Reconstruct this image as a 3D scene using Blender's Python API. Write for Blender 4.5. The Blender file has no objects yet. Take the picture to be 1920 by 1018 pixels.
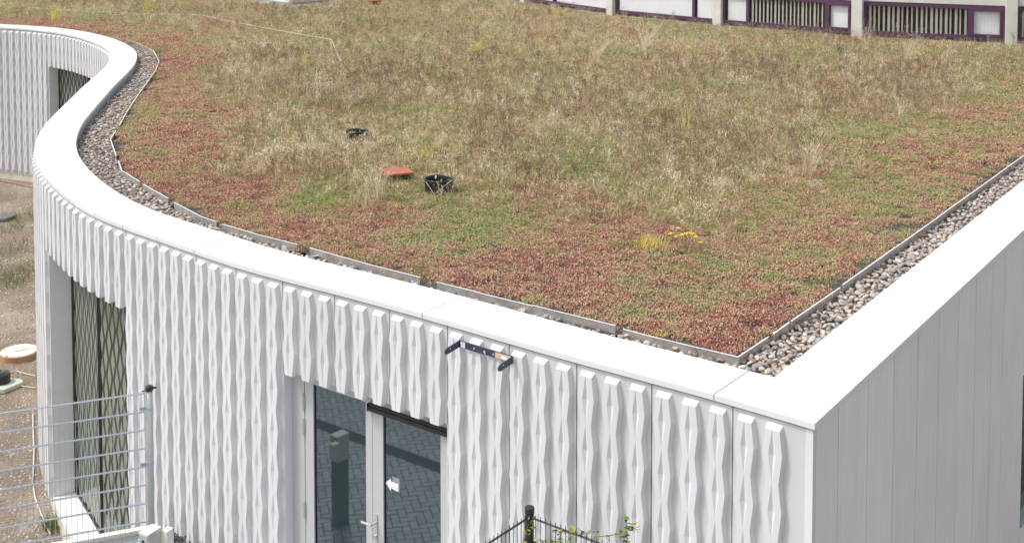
import bpy, math, random
import numpy as np
from mathutils import Vector, Matrix
random.seed(7); RNG = np.random.default_rng(7)
R = math.radians
scene = bpy.context.scene
# ------------------------------------------------------------------ camera
F, YH, PT, HC = 2300.0, -205.0, R(3.06), 8.2
PPY = YH + F*math.tan(PT)
cam = bpy.data.objects.new('camera', bpy.data.cameras.new('camera')); scene.collection.objects.link(cam)
cam.location = (0, 0, HC); cam.rotation_euler = (math.pi/2-PT, 0, 0)
cam.data.sensor_width = 36; cam.data.lens = 36*F/1920
cam.data.shift_y = -(509-PPY)/1920
cam.data.clip_start = .1; cam.data.clip_end = 1000
scene.camera = cam
# ------------------------------------------------------------------ world and sun
SUN_AZ, SUN_EL = R(187), R(58)          # azimuth measured from +x, anticlockwise, towards the sun
w = bpy.data.worlds.new('World'); scene.world = w; w.use_nodes = True
nt = w.node_tree; bg = nt.nodes['Background']
sky = nt.nodes.new('ShaderNodeTexSky'); sky.sky_type = 'NISHITA'; sky.sun_disc = False
sky.sun_elevation = SUN_EL; sky.sun_rotation = math.pi/2-SUN_AZ
sky.air_density = 1.0; sky.dust_density = 2.5; sky.ozone_density = 1.0
hs = nt.nodes.new('ShaderNodeHueSaturation'); hs.inputs['Saturation'].default_value = .22   # thin high cloud takes the blue out of the sky
nt.links.new(sky.outputs[0], hs.inputs['Color']); nt.links.new(hs.outputs[0], bg.inputs[0]); bg.inputs[1].default_value = .150
sl = bpy.data.lights.new('sun', 'SUN'); sl.energy = 1.75; sl.angle = R(10); sl.color = (1, .965, .91)
so = bpy.data.objects.new('sun', sl); scene.collection.objects.link(so)
sd = Vector((math.cos(SUN_EL)*math.cos(SUN_AZ), math.cos(SUN_EL)*math.sin(SUN_AZ), math.sin(SUN_EL)))
so.rotation_euler = sd.to_track_quat('Z', 'Y').to_euler(); so.location = (0, 0, 30)
vs = scene.view_settings; vs.view_transform = 'Standard'; vs.look = 'None'; vs.gamma = 1; vs.exposure = 0.60
vs.use_curve_mapping = False
# ------------------------------------------------------------------ helpers
def at(px, py, z):
    """the point at height z that the photograph shows at pixel px, py"""
    u = (px-960)/F; v = -(py-PPY)/F
    dx, dy, dz = u, math.cos(PT)+v*math.sin(PT), -math.sin(PT)+v*math.cos(PT)
    t = (z-HC)/dz
    return np.array([dx*t, dy*t])
def proj(x, y, z):
    z = z-HC; c, s = math.cos(PT), math.sin(PT); d = y*c-z*s
    return 960+F*x/d, PPY-F*(y*s+z*c)/d
def yard_z(y): return -.3-.0222*(35-y)
def at_yard(px, py):
    z = -.6
    for _ in range(6): p = at(px, py, z); z = yard_z(p[1])
    return Vector((p[0], p[1], z))
def link(o, parent=None):
    scene.collection.objects.link(o)
    if parent is not None: o.parent = parent
    return o
def mesh(name, v, f, mats=None, smooth=False):
    me = bpy.data.meshes.new(name); me.from_pydata([tuple(map(float, p)) for p in v], [], [tuple(q) for q in f])
    if mats is not None:
        for m in (mats if isinstance(mats, (list, tuple)) else [mats]): me.materials.append(m)
    if smooth: me.polygons.foreach_set('use_smooth', [True]*len(me.polygons))
    me.update(); return me
def tag(o, label=None, cat=None, group=None, kind=None):
    for k, val in (('label', label), ('category', cat), ('group', group), ('kind', kind)):
        if val: o[k] = val
    return o
def empty(name, loc=(0, 0, 0), rz=0):
    o = bpy.data.objects.new(name, None); o.location = loc; o.rotation_euler = (0, 0, rz); return link(o)
class MB:
    def __init__(s): s.v = []; s.f = []; s.mi = []
    def add(s, v, f, mi=0):
        n = len(s.v); s.v += [tuple(p) for p in v]; s.f += [tuple(i+n for i in q) for q in f]; s.mi += [mi]*len(f)
    def box(s, c, size, rz=0, mi=0, M=None):
        hx, hy, hz = [a/2 for a in size]; ca, sa = math.cos(rz), math.sin(rz); v = []
        for x, y, z in ((-1,-1,-1),(1,-1,-1),(1,1,-1),(-1,1,-1),(-1,-1,1),(1,-1,1),(1,1,1),(-1,1,1)):
            X, Y, Z = x*hx, y*hy, z*hz
            v.append((c[0]+X*ca-Y*sa, c[1]+X*sa+Y*ca, c[2]+Z))
        s.add(v, [(0,3,2,1),(4,5,6,7),(0,1,5,4),(1,2,6,5),(2,3,7,6),(3,0,4,7)], mi)
    def prism(s, poly, z0, z1, mi=0):
        n = len(poly); a = sum(poly[i][0]*poly[(i+1)%n][1]-poly[(i+1)%n][0]*poly[i][1] for i in range(n))
        if a < 0: poly = poly[::-1]
        s.add([(p[0], p[1], z0) for p in poly]+[(p[0], p[1], z1) for p in poly],
              [tuple(range(n-1, -1, -1)), tuple(range(n, 2*n))]+[(i, (i+1)%n, n+(i+1)%n, n+i) for i in range(n)], mi)
    def tube(s, pts, r, n=6, mi=0, taper=None):
        pts = [Vector(p) for p in pts]; v = []; m = len(pts)
        for i, p in enumerate(pts):
            d = (pts[min(i+1, m-1)]-pts[max(i-1, 0)]).normalized()
            a = d.orthogonal().normalized() if abs(d.z) > .9 else d.cross(Vector((0, 0, 1))).normalized()
            b = d.cross(a); rr = r if taper is None else r+(taper-r)*i/(m-1)
            for k in range(n):
                t = 2*math.pi*k/n; v.append(p+a*(rr*math.cos(t))+b*(rr*math.sin(t)))
        f = [(i*n+k, (i+1)*n+k, (i+1)*n+(k+1)%n, i*n+(k+1)%n) for i in range(m-1) for k in range(n)]
        f += [tuple(range(n)), tuple(range(m*n-1, m*n-n-1, -1))]
        s.add(v, f, mi)
    def lathe(s, prof, c=(0, 0, 0), n=24, mi=0):
        v = [(c[0]+r*math.cos(2*math.pi*k/n), c[1]+r*math.sin(2*math.pi*k/n), c[2]+z) for r, z in prof for k in range(n)]
        s.add(v, [(i*n+k, i*n+(k+1)%n, (i+1)*n+(k+1)%n, (i+1)*n+k) for i in range(len(prof)-1) for k in range(n)], mi)
    def build(s, name, mats, parent=None, smooth=False, M=None):
        me = mesh(name, s.v, s.f, mats, smooth)
        if any(s.mi): me.polygons.foreach_set('material_index', s.mi)
        o = bpy.data.objects.new(name, me); link(o, parent)
        if M is not None: o.matrix_local = M
        return o
# ------------------------------------------------------------------ materials
def node(nt, t, **k):
    n = nt.nodes.new(t)
    for a, b in k.items(): setattr(n, a, b)
    return n
def mat(name, col, rough=.6, metal=0., var=0., vscale=8., bump=0., bscale=60., spec=.5, col2=None, trans=0.):
    m = bpy.data.materials.new(name); m.use_nodes = True; nt = m.node_tree; b = nt.nodes['Principled BSDF']
    b.inputs['Base Color'].default_value = (*col, 1); b.inputs['Roughness'].default_value = rough
    b.inputs['Metallic'].default_value = metal; b.inputs['Specular IOR Level'].default_value = spec
    b.inputs['Transmission Weight'].default_value = trans
    g = node(nt, 'ShaderNodeNewGeometry')
    if var or col2:
        n = node(nt, 'ShaderNodeTexNoise'); n.inputs['Scale'].default_value = vscale; n.inputs['Detail'].default_value = 6
        n.inputs['Roughness'].default_value = .65
        nt.links.new(g.outputs['Position'], n.inputs['Vector'])
        r = node(nt, 'ShaderNodeValToRGB'); r.color_ramp.elements[0].position = .3; r.color_ramp.elements[1].position = .7
        c1 = col2 if col2 else [c*(1-var) for c in col]
        c2 = col if col2 else [min(1, c*(1+var)) for c in col]
        r.color_ramp.elements[0].color = (*c1, 1); r.color_ramp.elements[1].color = (*c2, 1)
        nt.links.new(n.outputs['Fac'], r.inputs['Fac']); nt.links.new(r.outputs['Color'], b.inputs['Base Color'])
    if bump:
        n2 = node(nt, 'ShaderNodeTexNoise'); n2.inputs['Scale'].default_value = bscale; n2.inputs['Detail'].default_value = 4
        nt.links.new(g.outputs['Position'], n2.inputs['Vector'])
        bp = node(nt, 'ShaderNodeBump'); bp.inputs['Strength'].default_value = .6; bp.inputs['Distance'].default_value = bump
        nt.links.new(n2.outputs['Fac'], bp.inputs['Height']); nt.links.new(bp.outputs['Normal'], b.inputs['Normal'])
    return m
def concrete(name, col, streak=.05, speck=.10):
    """pale cast panel: cloudy tone, vertical rain streaks, fine dark pores"""
    m = mat(name, col, .75, bump=.0012, bscale=140); nt = m.node_tree; b = nt.nodes['Principled BSDF']
    g = node(nt, 'ShaderNodeNewGeometry')
    def noise(scale, mapv, detail=4):
        mp = node(nt, 'ShaderNodeMapping'); mp.inputs['Scale'].default_value = mapv
        n = node(nt, 'ShaderNodeTexNoise'); n.inputs['Scale'].default_value = scale; n.inputs['Detail'].default_value = detail
        nt.links.new(g.outputs['Position'], mp.inputs['Vector']); nt.links.new(mp.outputs[0], n.inputs['Vector']); return n
    a = noise(1.6, (1, 1, 1)); s_ = noise(14, (1, 1, .06)); p = noise(110, (1, 1, 1), 2)
    def mr(n, lo, hi, a0, a1):
        r = node(nt, 'ShaderNodeMapRange'); r.inputs[1].default_value = lo; r.inputs[2].default_value = hi
        r.inputs[3].default_value = a0; r.inputs[4].default_value = a1; nt.links.new(n.outputs['Fac'], r.inputs[0]); return r
    ra, rs, rp = mr(a, .35, .65, 1-streak*.8, 1), mr(s_, .35, .7, 1-streak, 1), mr(p, .3, .45, 1-speck, 1)
    m1 = node(nt, 'ShaderNodeMath', operation='MULTIPLY'); m2 = node(nt, 'ShaderNodeMath', operation='MULTIPLY')
    nt.links.new(ra.outputs[0], m1.inputs[0]); nt.links.new(rs.outputs[0], m1.inputs[1])
    nt.links.new(m1.outputs[0], m2.inputs[0]); nt.links.new(rp.outputs[0], m2.inputs[1])
    vm = node(nt, 'ShaderNodeVectorMath', operation='SCALE'); vm.inputs[0].default_value = col
    oi = node(nt, 'ShaderNodeObjectInfo'); ro_ = node(nt, 'ShaderNodeMapRange'); ro_.inputs[3].default_value = .955; ro_.inputs[4].default_value = 1.02
    m3 = node(nt, 'ShaderNodeMath', operation='MULTIPLY'); nt.links.new(oi.outputs['Random'], ro_.inputs[0]); nt.links.new(ro_.outputs[0], m3.inputs[0]); nt.links.new(m2.outputs[0], m3.inputs[1])
    nt.links.new(m3.outputs[0], vm.inputs['Scale']); nt.links.new(vm.outputs[0], b.inputs['Base Color'])
    return m
M = {}
M['panel'] = concrete('ribbed_panel_concrete', (.58, .58, .59), .04, .05)
M['rib'] = concrete('rib_concrete', (.68, .68, .69), .04, .07)
M['smooth'] = concrete('smooth_panel_concrete', (.76, .765, .775), .07, .03)
M['coping'] = concrete('coping_stone', (.70, .71, .71), .03, .02)
M['core'] = mat('dark_cavity', (.05, .05, .055), .9)
M['upstand'] = mat('shade_blue_upstand_sheet', (.30, .36, .39), .5, var=.08)  # dark blue-grey is the upstand's shade put into its colour
M['plinth'] = mat('cream_plinth', (.62, .58, .46), .85, var=.12, vscale=3)
M['reveal'] = mat('grey_reveal_board', (.70, .71, .73), .6, var=.03)
M['frame'] = mat('grey_door_paint', (.47, .47, .46), .45, var=.02)
M['darkmetal'] = mat('dark_bronze_metal', (.045, .04, .04), .35, metal=.6)
M['bluebracket'] = mat('navy_painted_bracket', (.035, .045, .075), .4)
M['steel'] = mat('brushed_steel', (.62, .61, .58), .35, metal=.85, var=.08, vscale=20)
M['slate'] = mat('dark_grey_stone', (.17, .17, .175), .85, var=.15, vscale=6)
M['bed'] = mat('gravel_bed_sand', (.24, .21, .19), .95)
M['zinc'] = mat('galvanised_strip', (.50, .49, .48), .42, metal=.55, var=.25, vscale=9, bump=.004, bscale=7)
M['lip'] = mat('bright_top_lip', (.80, .79, .77), .5, metal=.1)  # paler tone for the strip's top lip than for its face
M['zincwire'] = mat('galvanised_wire', (.42, .46, .52), .5, metal=.3)
M['zincpost'] = mat('galvanised_post', (.42, .44, .44), .55, metal=.3, var=.12, vscale=15)
M['black'] = mat('black_powder_coat', (.018, .02, .022), .45)
M['plastic'] = mat('black_plastic', (.018, .022, .022), .28)
M['white'] = mat('white_paint', (.8, .8, .78), .5)
M['purple'] = mat('purple_window_paint', (.085, .035, .085), .45, var=.08)
M['offconc'] = mat('office_concrete', (.60, .59, .54), .8, var=.10, vscale=2.5, bump=.003)
M['blind'] = mat('pale_blind_fabric', (.50, .50, .46), .7)
M['blindwhite'] = mat('white_blind_fabric', (.84, .85, .88), .7)
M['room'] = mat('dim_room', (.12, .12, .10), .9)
M['brown'] = mat('dark_brown_slab', (.20, .08, .06), .85, var=.2, vscale=12)
M['rust'] = mat('rust_orange_slab', (.36, .12, .06), .85, var=.18, vscale=18, bump=.003)
M['rustiron'] = mat('rusty_iron', (.30, .13, .06), .8, col2=(.40, .30, .18), vscale=9, bump=.004)
M['lid'] = mat('pale_concrete_lid', (.76, .73, .66), .8, var=.06, vscale=6)
M['rope'] = mat('pale_rope', (.78, .75, .68), .8)
M['cable'] = mat('beige_cable', (.55, .52, .46), .6)
M['wood'] = mat('raw_wood', (.42, .30, .18), .8, var=.2)
M['paver'] = mat('concrete_paver', (.42, .45, .47), .85, var=.16, vscale=5, bump=.002)
M['joint'] = mat('paver_joint_sand', (.15, .15, .15), .95)
M['grate'] = mat('channel_grate', (.05, .055, .055), .5, metal=.4)
M['greenpost'] = mat('olive_grey_post', (.20, .22, .18), .6)
M['padconc'] = mat('grey_green_pad', (.46, .49, .44), .85, var=.1, vscale=8)
M['sticker'] = mat('white_print', (.80, .80, .80), .6)
M['stickerblue'] = mat('pale_blue_print', (.45, .62, .72), .6)
M['woodtube'] = mat('tan_tube', (.62, .45, .30), .5)
def glassmat(name, col, rough=.02, ior=1.52):
    m = mat(name, col, rough, spec=.5); b = m.node_tree.nodes['Principled BSDF']; b.inputs['IOR'].default_value = ior; return m
M['doorglass'] = glassmat('dark_tinted_glass', (.016, .028, .032), .03, 2.2); M['doorglass'].node_tree.nodes['Principled BSDF'].inputs['Specular Tint'].default_value = (.84, .96, 1, 1)
M['winglass'] = glassmat('green_dark_glass', (.018, .03, .022), .03, 1.6)
M['offglass'] = glassmat('office_glass', (.02, .03, .028), .03)
def thinglass(name, tint=.9):
    m = bpy.data.materials.new(name); m.use_nodes = True; nt = m.node_tree; nt.nodes.remove(nt.nodes['Principled BSDF'])
    t = node(nt, 'ShaderNodeBsdfTransparent'); t.inputs[0].default_value = (tint, tint, tint, 1)
    g = node(nt, 'ShaderNodeBsdfGlossy'); g.inputs['Roughness'].default_value = .03
    fr = node(nt, 'ShaderNodeFresnel'); fr.inputs[0].default_value = 1.7
    mx = node(nt, 'ShaderNodeMixShader'); ge = node(nt, 'ShaderNodeNewGeometry')
    inv = node(nt, 'ShaderNodeMath', operation='SUBTRACT'); inv.inputs[0].default_value = 1; nt.links.new(ge.outputs['Backfacing'], inv.inputs[1])
    mu = node(nt, 'ShaderNodeMath', operation='MULTIPLY'); nt.links.new(fr.outputs[0], mu.inputs[0]); nt.links.new(inv.outputs[0], mu.inputs[1])
    nt.links.new(mu.outputs[0], mx.inputs[0]); nt.links.new(t.outputs[0], mx.inputs[1]); nt.links.new(g.outputs[0], mx.inputs[2])
    nt.links.new(mx.outputs[0], nt.nodes['Material Output'].inputs[0]); return m
M['clear'] = thinglass('clear_pane', .98)
def film():
    m = bpy.data.materials.new('translucent_film'); m.use_nodes = True; nt = m.node_tree; b = nt.nodes['Principled BSDF']
    b.inputs['Base Color'].default_value = (.7, .75, .75, 1); b.inputs['Alpha'].default_value = .22; b.inputs['Roughness'].default_value = .2; return m
M['film'] = film()
M['frit'] = mat('pale_green_frit', (.23, .255, .205), .35, var=.05)
# earth of the yard
def earth():
    m = mat('bare_earth', (.30, .22, .16), .95); nt = m.node_tree; b = nt.nodes['Principled BSDF']; g = node(nt, 'ShaderNodeNewGeometry')
    def noise(sc, d=6):
        n = node(nt, 'ShaderNodeTexNoise'); n.inputs['Scale'].default_value = sc; n.inputs['Detail'].default_value = d; n.inputs['Roughness'].default_value = .6
        nt.links.new(g.outputs['Position'], n.inputs['Vector']); return n
    def ramp(src, els):
        r = node(nt, 'ShaderNodeValToRGB'); e = r.color_ramp.elements
        e[0].position, e[0].color = els[0][0], (*els[0][1], 1); e[1].position, e[1].color = els[-1][0], (*els[-1][1], 1)
        for p, c in els[1:-1]: q = e.new(p); q.color = (*c, 1)
        nt.links.new(src, r.inputs[0]); return r
    a = ramp(noise(.9).outputs['Fac'], [(.3, (.17, .13, .095)), (.5, (.24, .185, .135)), (.68, (.35, .30, .25))])
    c = ramp(noise(28, 3).outputs['Fac'], [(.3, (.55, .55, .55)), (.5, (.9, .9, .9)), (.68, (1.25, 1.2, 1.15))])
    mx = node(nt, 'ShaderNodeMix', data_type='RGBA', blend_type='MULTIPLY'); mx.inputs[0].default_value = 1
    nt.links.new(a.outputs[0], mx.inputs[6]); nt.links.new(c.outputs[0], mx.inputs[7]); nt.links.new(mx.outputs[2], b.inputs['Base Color'])
    bp = node(nt, 'ShaderNodeBump'); bp.inputs['Distance'].default_value = .03; bp.inputs['Strength'].default_value = .7
    nt.links.new(noise(16, 8).outputs['Fac'], bp.inputs['Height']); nt.links.new(bp.outputs['Normal'], b.inputs['Normal'])
    return m
M['earth'] = earth()
M['soil'] = mat('dark_roof_substrate', (.16, .13, .11), .95, col2=(.04, .032, .028), vscale=60, bump=.02, bscale=45)
def plantmat(name, stops, wscale=(.35, 2.2), attr='rnd', mixr=.35, transl=.25, rough=.6, amp=(2.0, 1.9)):
    """leaf colour picked by where the plant grows (world-space patches) plus a per-leaf random value"""
    m = mat(name, (.2, .2, .1), rough, spec=.25); nt = m.node_tree; b = nt.nodes['Principled BSDF']; g = node(nt, 'ShaderNodeNewGeometry')
    def noise(sc, d):
        n = node(nt, 'ShaderNodeTexNoise'); n.inputs['Scale'].default_value = sc; n.inputs['Detail'].default_value = d; n.inputs['Roughness'].default_value = .6
        nt.links.new(g.outputs['Position'], n.inputs['Vector']); return n.outputs['Fac']
    def math_(op, a, c):
        n = node(nt, 'ShaderNodeMath', operation=op)
        for i, x in enumerate((a, c)):
            if isinstance(x, (int, float)): n.inputs[i].default_value = x
            else: nt.links.new(x, n.inputs[i])
        return n.outputs[0]
    at_ = node(nt, 'ShaderNodeAttribute', attribute_name=attr)
    f1 = math_('MULTIPLY', math_('SUBTRACT', noise(wscale[0], 2), .5), amp[0])
    f2 = math_('MULTIPLY', math_('SUBTRACT', noise(wscale[1], 3), .5), amp[1])
    f3 = math_('MULTIPLY', math_('SUBTRACT', at_.outputs['Fac'], .5), mixr)
    tn = node(nt, 'ShaderNodeAttribute', attribute_name='tone', attribute_type='INSTANCER')
    tot = math_('ADD', math_('ADD', math_('ADD', math_('ADD', f1, f2), f3), .5), tn.outputs['Fac'])
    r = node(nt, 'ShaderNodeValToRGB'); e = r.color_ramp.elements
    e[0].position, e[0].color = stops[0][0], (*stops[0][1], 1); e[1].position, e[1].color = stops[-1][0], (*stops[-1][1], 1)
    for p, c in stops[1:-1]: q = e.new(p); q.color = (*c, 1)
    nt.links.new(tot, r.inputs[0])
    v = node(nt, 'ShaderNodeMapRange'); v.inputs[3].default_value = .72; v.inputs[4].default_value = 1.3
    nt.links.new(at_.outputs['Fac'], v.inputs[0])
    sc = node(nt, 'ShaderNodeVectorMath', operation='SCALE'); nt.links.new(r.outputs[0], sc.inputs[0]); nt.links.new(v.outputs[0], sc.inputs['Scale'])
    nt.links.new(sc.outputs[0], b.inputs['Base Color'])
    tr = node(nt, 'ShaderNodeBsdfTranslucent'); nt.links.new(sc.outputs[0], tr.inputs[0])
    mx = node(nt, 'ShaderNodeMixShader'); mx.inputs[0].default_value = transl
    nt.links.new(b.outputs[0], mx.inputs[1]); nt.links.new(tr.outputs[0], mx.inputs[2]); nt.links.new(mx.outputs[0], nt.nodes['Material Output'].inputs[0])
    return m
M['sedum'] = plantmat('sedum_leaves', [(.05, (.33, .15, .12)), (.20, (.54, .26, .20)), (.36, (.54, .33, .23)), (.52, (.48, .355, .22)),
                                       (.68, (.44, .37, .19)), (.83, (.38, .38, .17)), (.97, (.30, .36, .13))], (.5, 3.0), mixr=.58, amp=(1.35, 1.6))
M['grass'] = plantmat('dry_grass_blades', [(.05, (.29, .31, .12)), (.25, (.42, .38, .18)), (.45, (.55, .43, .25)), (.62, (.45, .32, .20)),
                                           (.78, (.64, .52, .33)), (.95, (.76, .67, .49))], (.6, 2.6), mixr=1.25, transl=.35, amp=(1.1, 1.3))
M['greengrass'] = plantmat('green_grass_blades', [(.1, (.21, .31, .09)), (.5, (.30, .39, .11)), (.9, (.42, .44, .18))], (.5, 2.0), mixr=.9, transl=.3)
M['straw'] = plantmat('pale_straw', [(.1, (.60, .48, .33)), (.5, (.72, .61, .44)), (.9, (.82, .74, .60))], (.5, 2.0), mixr=.9, transl=.3)
M['fresh'] = plantmat('fresh_grass_blades', [(.1, (.20, .32, .06)), (.5, (.28, .42, .09)), (.9, (.42, .48, .14))], (.5, 2.0), mixr=.9, transl=.3)
M['stalk'] = plantmat('brown_seed_stalks', [(.1, (.28, .18, .12)), (.5, (.40, .27, .18)), (.9, (.54, .41, .29))], (.5, 2.0), mixr=.9, transl=.1)
M['seedhead'] = mat('dark_seed_heads', (.05, .03, .025), .9)
M['yellow'] = plantmat('yellow_green_leaves', [(.1, (.56, .54, .13)), (.5, (.76, .66, .20)), (.9, (.82, .64, .28))], (.5, 3.0), mixr=1.0, transl=.35)
M['flower'] = mat('yellow_petals', (.80, .52, .02), .6)
M['vine'] = plantmat('creeper_leaves', [(.1, (.06, .13, .02)), (.5, (.16, .24, .04)), (.9, (.40, .40, .10))], (3, 20), mixr=1.2, transl=.35)
M['weed'] = plantmat('yard_weeds', [(.1, (.10, .18, .05)), (.5, (.17, .24, .07)), (.9, (.27, .25, .12))], (1.5, 8), mixr=.9, transl=.3)
def stonemat(name, src):
    m = mat(name, (.4, .35, .3), .7, bump=.002, bscale=70, spec=.4); nt = m.node_tree; b = nt.nodes['Principled BSDF']
    s_ = node(nt, 'ShaderNodeObjectInfo').outputs['Random'] if src == 'object' else node(nt, 'ShaderNodeAttribute', attribute_name='rnd').outputs['Fac']
    r = node(nt, 'ShaderNodeValToRGB'); r.color_ramp.interpolation = 'CONSTANT'; e = r.color_ramp.elements
    cols = [(.40, .35, .32), (.50, .42, .35), (.30, .28, .28), (.58, .51, .45), (.44, .33, .26), (.35, .33, .33), (.62, .54, .46), (.48, .43, .40),
            (.38, .28, .23), (.68, .65, .61), (.43, .38, .34), (.50, .37, .27), (.29, .27, .27), (.54, .48, .44)]
    e[0].color = (*cols[0], 1); e[1].position = 1/len(cols); e[1].color = (*cols[1], 1)
    for i, c in enumerate(cols[2:], 2): q = e.new(i/len(cols)); q.color = (*c, 1)
    nt.links.new(s_, r.inputs[0])
    g = node(nt, 'ShaderNodeNewGeometry'); n = node(nt, 'ShaderNodeTexNoise'); n.inputs['Scale'].default_value = 40; n.inputs['Detail'].default_value = 4
    nt.links.new(g.outputs['Position'], n.inputs['Vector'])
    mr = node(nt, 'ShaderNodeMapRange'); mr.inputs[1].default_value = .3; mr.inputs[2].default_value = .7; mr.inputs[3].default_value = .62; mr.inputs[4].default_value = 1.08
    nt.links.new(n.outputs['Fac'], mr.inputs[0])
    sc = node(nt, 'ShaderNodeVectorMath', operation='SCALE'); nt.links.new(r.outputs[0], sc.inputs[0]); nt.links.new(mr.outputs[0], sc.inputs['Scale'])
    nt.links.new(sc.outputs[0], b.inputs['Base Color']); return m
M['stoneobj'] = stonemat('river_stone', 'object'); M['stoneattr'] = stonemat('river_stones', 'attr')
# ------------------------------------------------------------------ plan of the curved wall (outer edge of the coping)
TRACE = [(1528,794),(1480,780),(1338.8,737.6),(1220,706.2),(1089,673.5),(900,617.8),(791.8,587),(600,535.4),(447.6,497.3),(361.9,467.2),(292.8,443.2),
 (232.3,423.6),(183.6,405.5),(144.3,382.7),(112.9,358.4),(89.3,337.1),(70.4,308.9),(62.7,290),(63.4,279),(67.5,261.8),(75.8,245.3),(89.5,227.4),
 (108.8,208.1),(136.3,181.3),(158.3,160),(176.8,144.9),(203.4,118.4),(208,106.6),(207,97.8),(191.6,86),(169.5,75.7),(132.6,65.4),(88.4,58),(44.2,53.6),(0,51.1)]
ZT = 4.2                                  # top of the coping above the paved datum
def smooth_curve(O, sig=.55, st=.05):
    O = np.array(O); s = np.r_[0, np.cumsum(np.linalg.norm(np.diff(O, axis=0), axis=1))]
    t = np.gradient(O, s, axis=0); out = []
    for q in np.arange(0, s[-1], st):
        i = min(np.searchsorted(s, q, side='right')-1, len(s)-2); L = s[i+1]-s[i]; u = (q-s[i])/L
        out.append((2*u**3-3*u**2+1)*O[i]+(u**3-2*u**2+u)*L*t[i]+(-2*u**3+3*u**2)*O[i+1]+(u**3-u**2)*L*t[i+1])
    C = np.array(out); k = int(3*sig/st); wt = np.exp(-.5*(np.arange(-k, k+1)*st/sig)**2); wt /= wt.sum()
    pre = 2*C[0]-C[1:k+1][::-1]; post = 2*C[-1]-C[-k-1:-1][::-1]; E = np.vstack([pre, C, post])
    return np.stack([np.convolve(E[:, i], wt, 'valid') for i in (0, 1)], 1)
_pts = [at(x, y, ZT) for x, y in TRACE]
_p = _pts[-1].copy(); _a = R(158)
for _ in range(14):                       # the wall goes on beyond the left edge of the picture
    _a = min(_a+R(4), R(180)); _p = _p+np.array([math.cos(_a), math.sin(_a)]); _pts.append(_p.copy())
CV = smooth_curve(_pts)
CS = np.r_[0, np.cumsum(np.linalg.norm(np.diff(CV, axis=0), axis=1))]; SMAX = CS[-1]
_T = np.gradient(CV, CS, axis=0); _T /= np.linalg.norm(_T, axis=1)[:, None]
def cur(s, off=0.0):                      # point at arc length s, off metres outward; and the tangent angle
    p = np.array([np.interp(s, CS, CV[:, 0]), np.interp(s, CS, CV[:, 1])]); t = np.array([np.interp(s, CS, _T[:, 0]), np.interp(s, CS, _T[:, 1])])
    t /= np.linalg.norm(t); return p+off*np.array([-t[1], t[0]]), math.atan2(t[1], t[0])
def wall_at(px, py, off):                 # arc length and height of a wall point seen at a pixel
    best = None
    for s in np.arange(0, 12.5, .01):
        p, _ = cur(s, off); u, v = proj(p[0], p[1], 3.5)
        if best is None or abs(u-px) < best[0]: best = (abs(u-px), s, p)
    s, p = best[1], best[2]; lo, hi = -1., 5.
    for _ in range(40):
        mid = (lo+hi)/2
        if proj(p[0], p[1], mid)[1] > py: lo = mid
        else: hi = mid
    return s, lo
COR = CV[0]; RA = R(54.45); RD = np.array([math.cos(RA), math.sin(RA)]); RN = np.array([math.sin(RA), -math.cos(RA)])
def rgt(t, off=0.0): return COR+RD*t+RN*off
def strip(mb, s0, s1, a, b, z0, z1, st=.12, mi=0):
    """solid that follows the curve between offsets a (inner) and b (outer)"""
    n = max(1, int(math.ceil((s1-s0)/st))); v = []
    for i in range(n+1):
        s = s0+(s1-s0)*i/n; pa, _ = cur(s, a); pb, _ = cur(s, b)
        v += [(pa[0], pa[1], z0), (pb[0], pb[1], z0), (pb[0], pb[1], z1), (pa[0], pa[1], z1)]
    f = []
    for i in range(n):
        j = 4*i
        for k in range(4): f.append((j+k, j+4+k, j+4+(k+1)%4, j+(k+1)%4))
    f += [(3, 2, 1, 0), (4*n, 4*n+1, 4*n+2, 4*n+3)]
    mb.add(v, [q[::-1] for q in f], mi)
CW = .61
_tA = cur(0)[1]; _n0 = np.array([-math.sin(_tA), math.cos(_tA)])
def isect(p, d, q, e):
    A = np.array([[d[0], -e[0]], [d[1], -e[1]]]); t = np.linalg.solve(A, q-p); return p+d*t[0]
T0 = np.array([math.cos(_tA), math.sin(_tA)])
ICOR = isect(COR-_n0*CW, T0, COR-RN*CW, RD)
# ------------------------------------------------------------------ ground, yard, paved terrace, roof
mb = MB(); mb.add([(-80, -10, yard_z(-10)), (80, -10, yard_z(-10)), (80, 120, yard_z(35)), (-80, 120, yard_z(35)), (-80, 35, yard_z(35)), (80, 35, yard_z(35))], [(0, 1, 5, 4), (4, 5, 2, 3)])
tag(mb.build('ground', M['earth']), kind='structure')
TZ = .70
KA = at(275, 994, TZ+.04); KB = at(176, 1012, TZ+.04); KD = (KB-KA)/np.linalg.norm(KB-KA)
KE = KA-KD*.25; KF = KB+KD*9
pv = empty('pavement'); tag(pv, kind='structure')
mb = MB(); mb.prism([tuple(KF), (KF[0], -4), (8.5, -4), tuple(COR-T0*5), tuple(cur(.1, -.2)[0]), tuple(cur(4, -.25)[0]), tuple(cur(8.7, -.25)[0]), tuple(KE)], -.9, TZ)
mb.build('paving_base', M['joint'], pv)
mb = MB(); KN = np.array([KD[1], -KD[0]]); KN = KN if KN[1] > 0 else -KN
mb.prism([tuple(KE+KN*.02), tuple(KF+KN*.02), tuple(KF+KN*.10), tuple(KE+KN*.10)], -.9, TZ+.05)
tag(mb.build('kerb', M['lid']), kind='structure')
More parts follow.
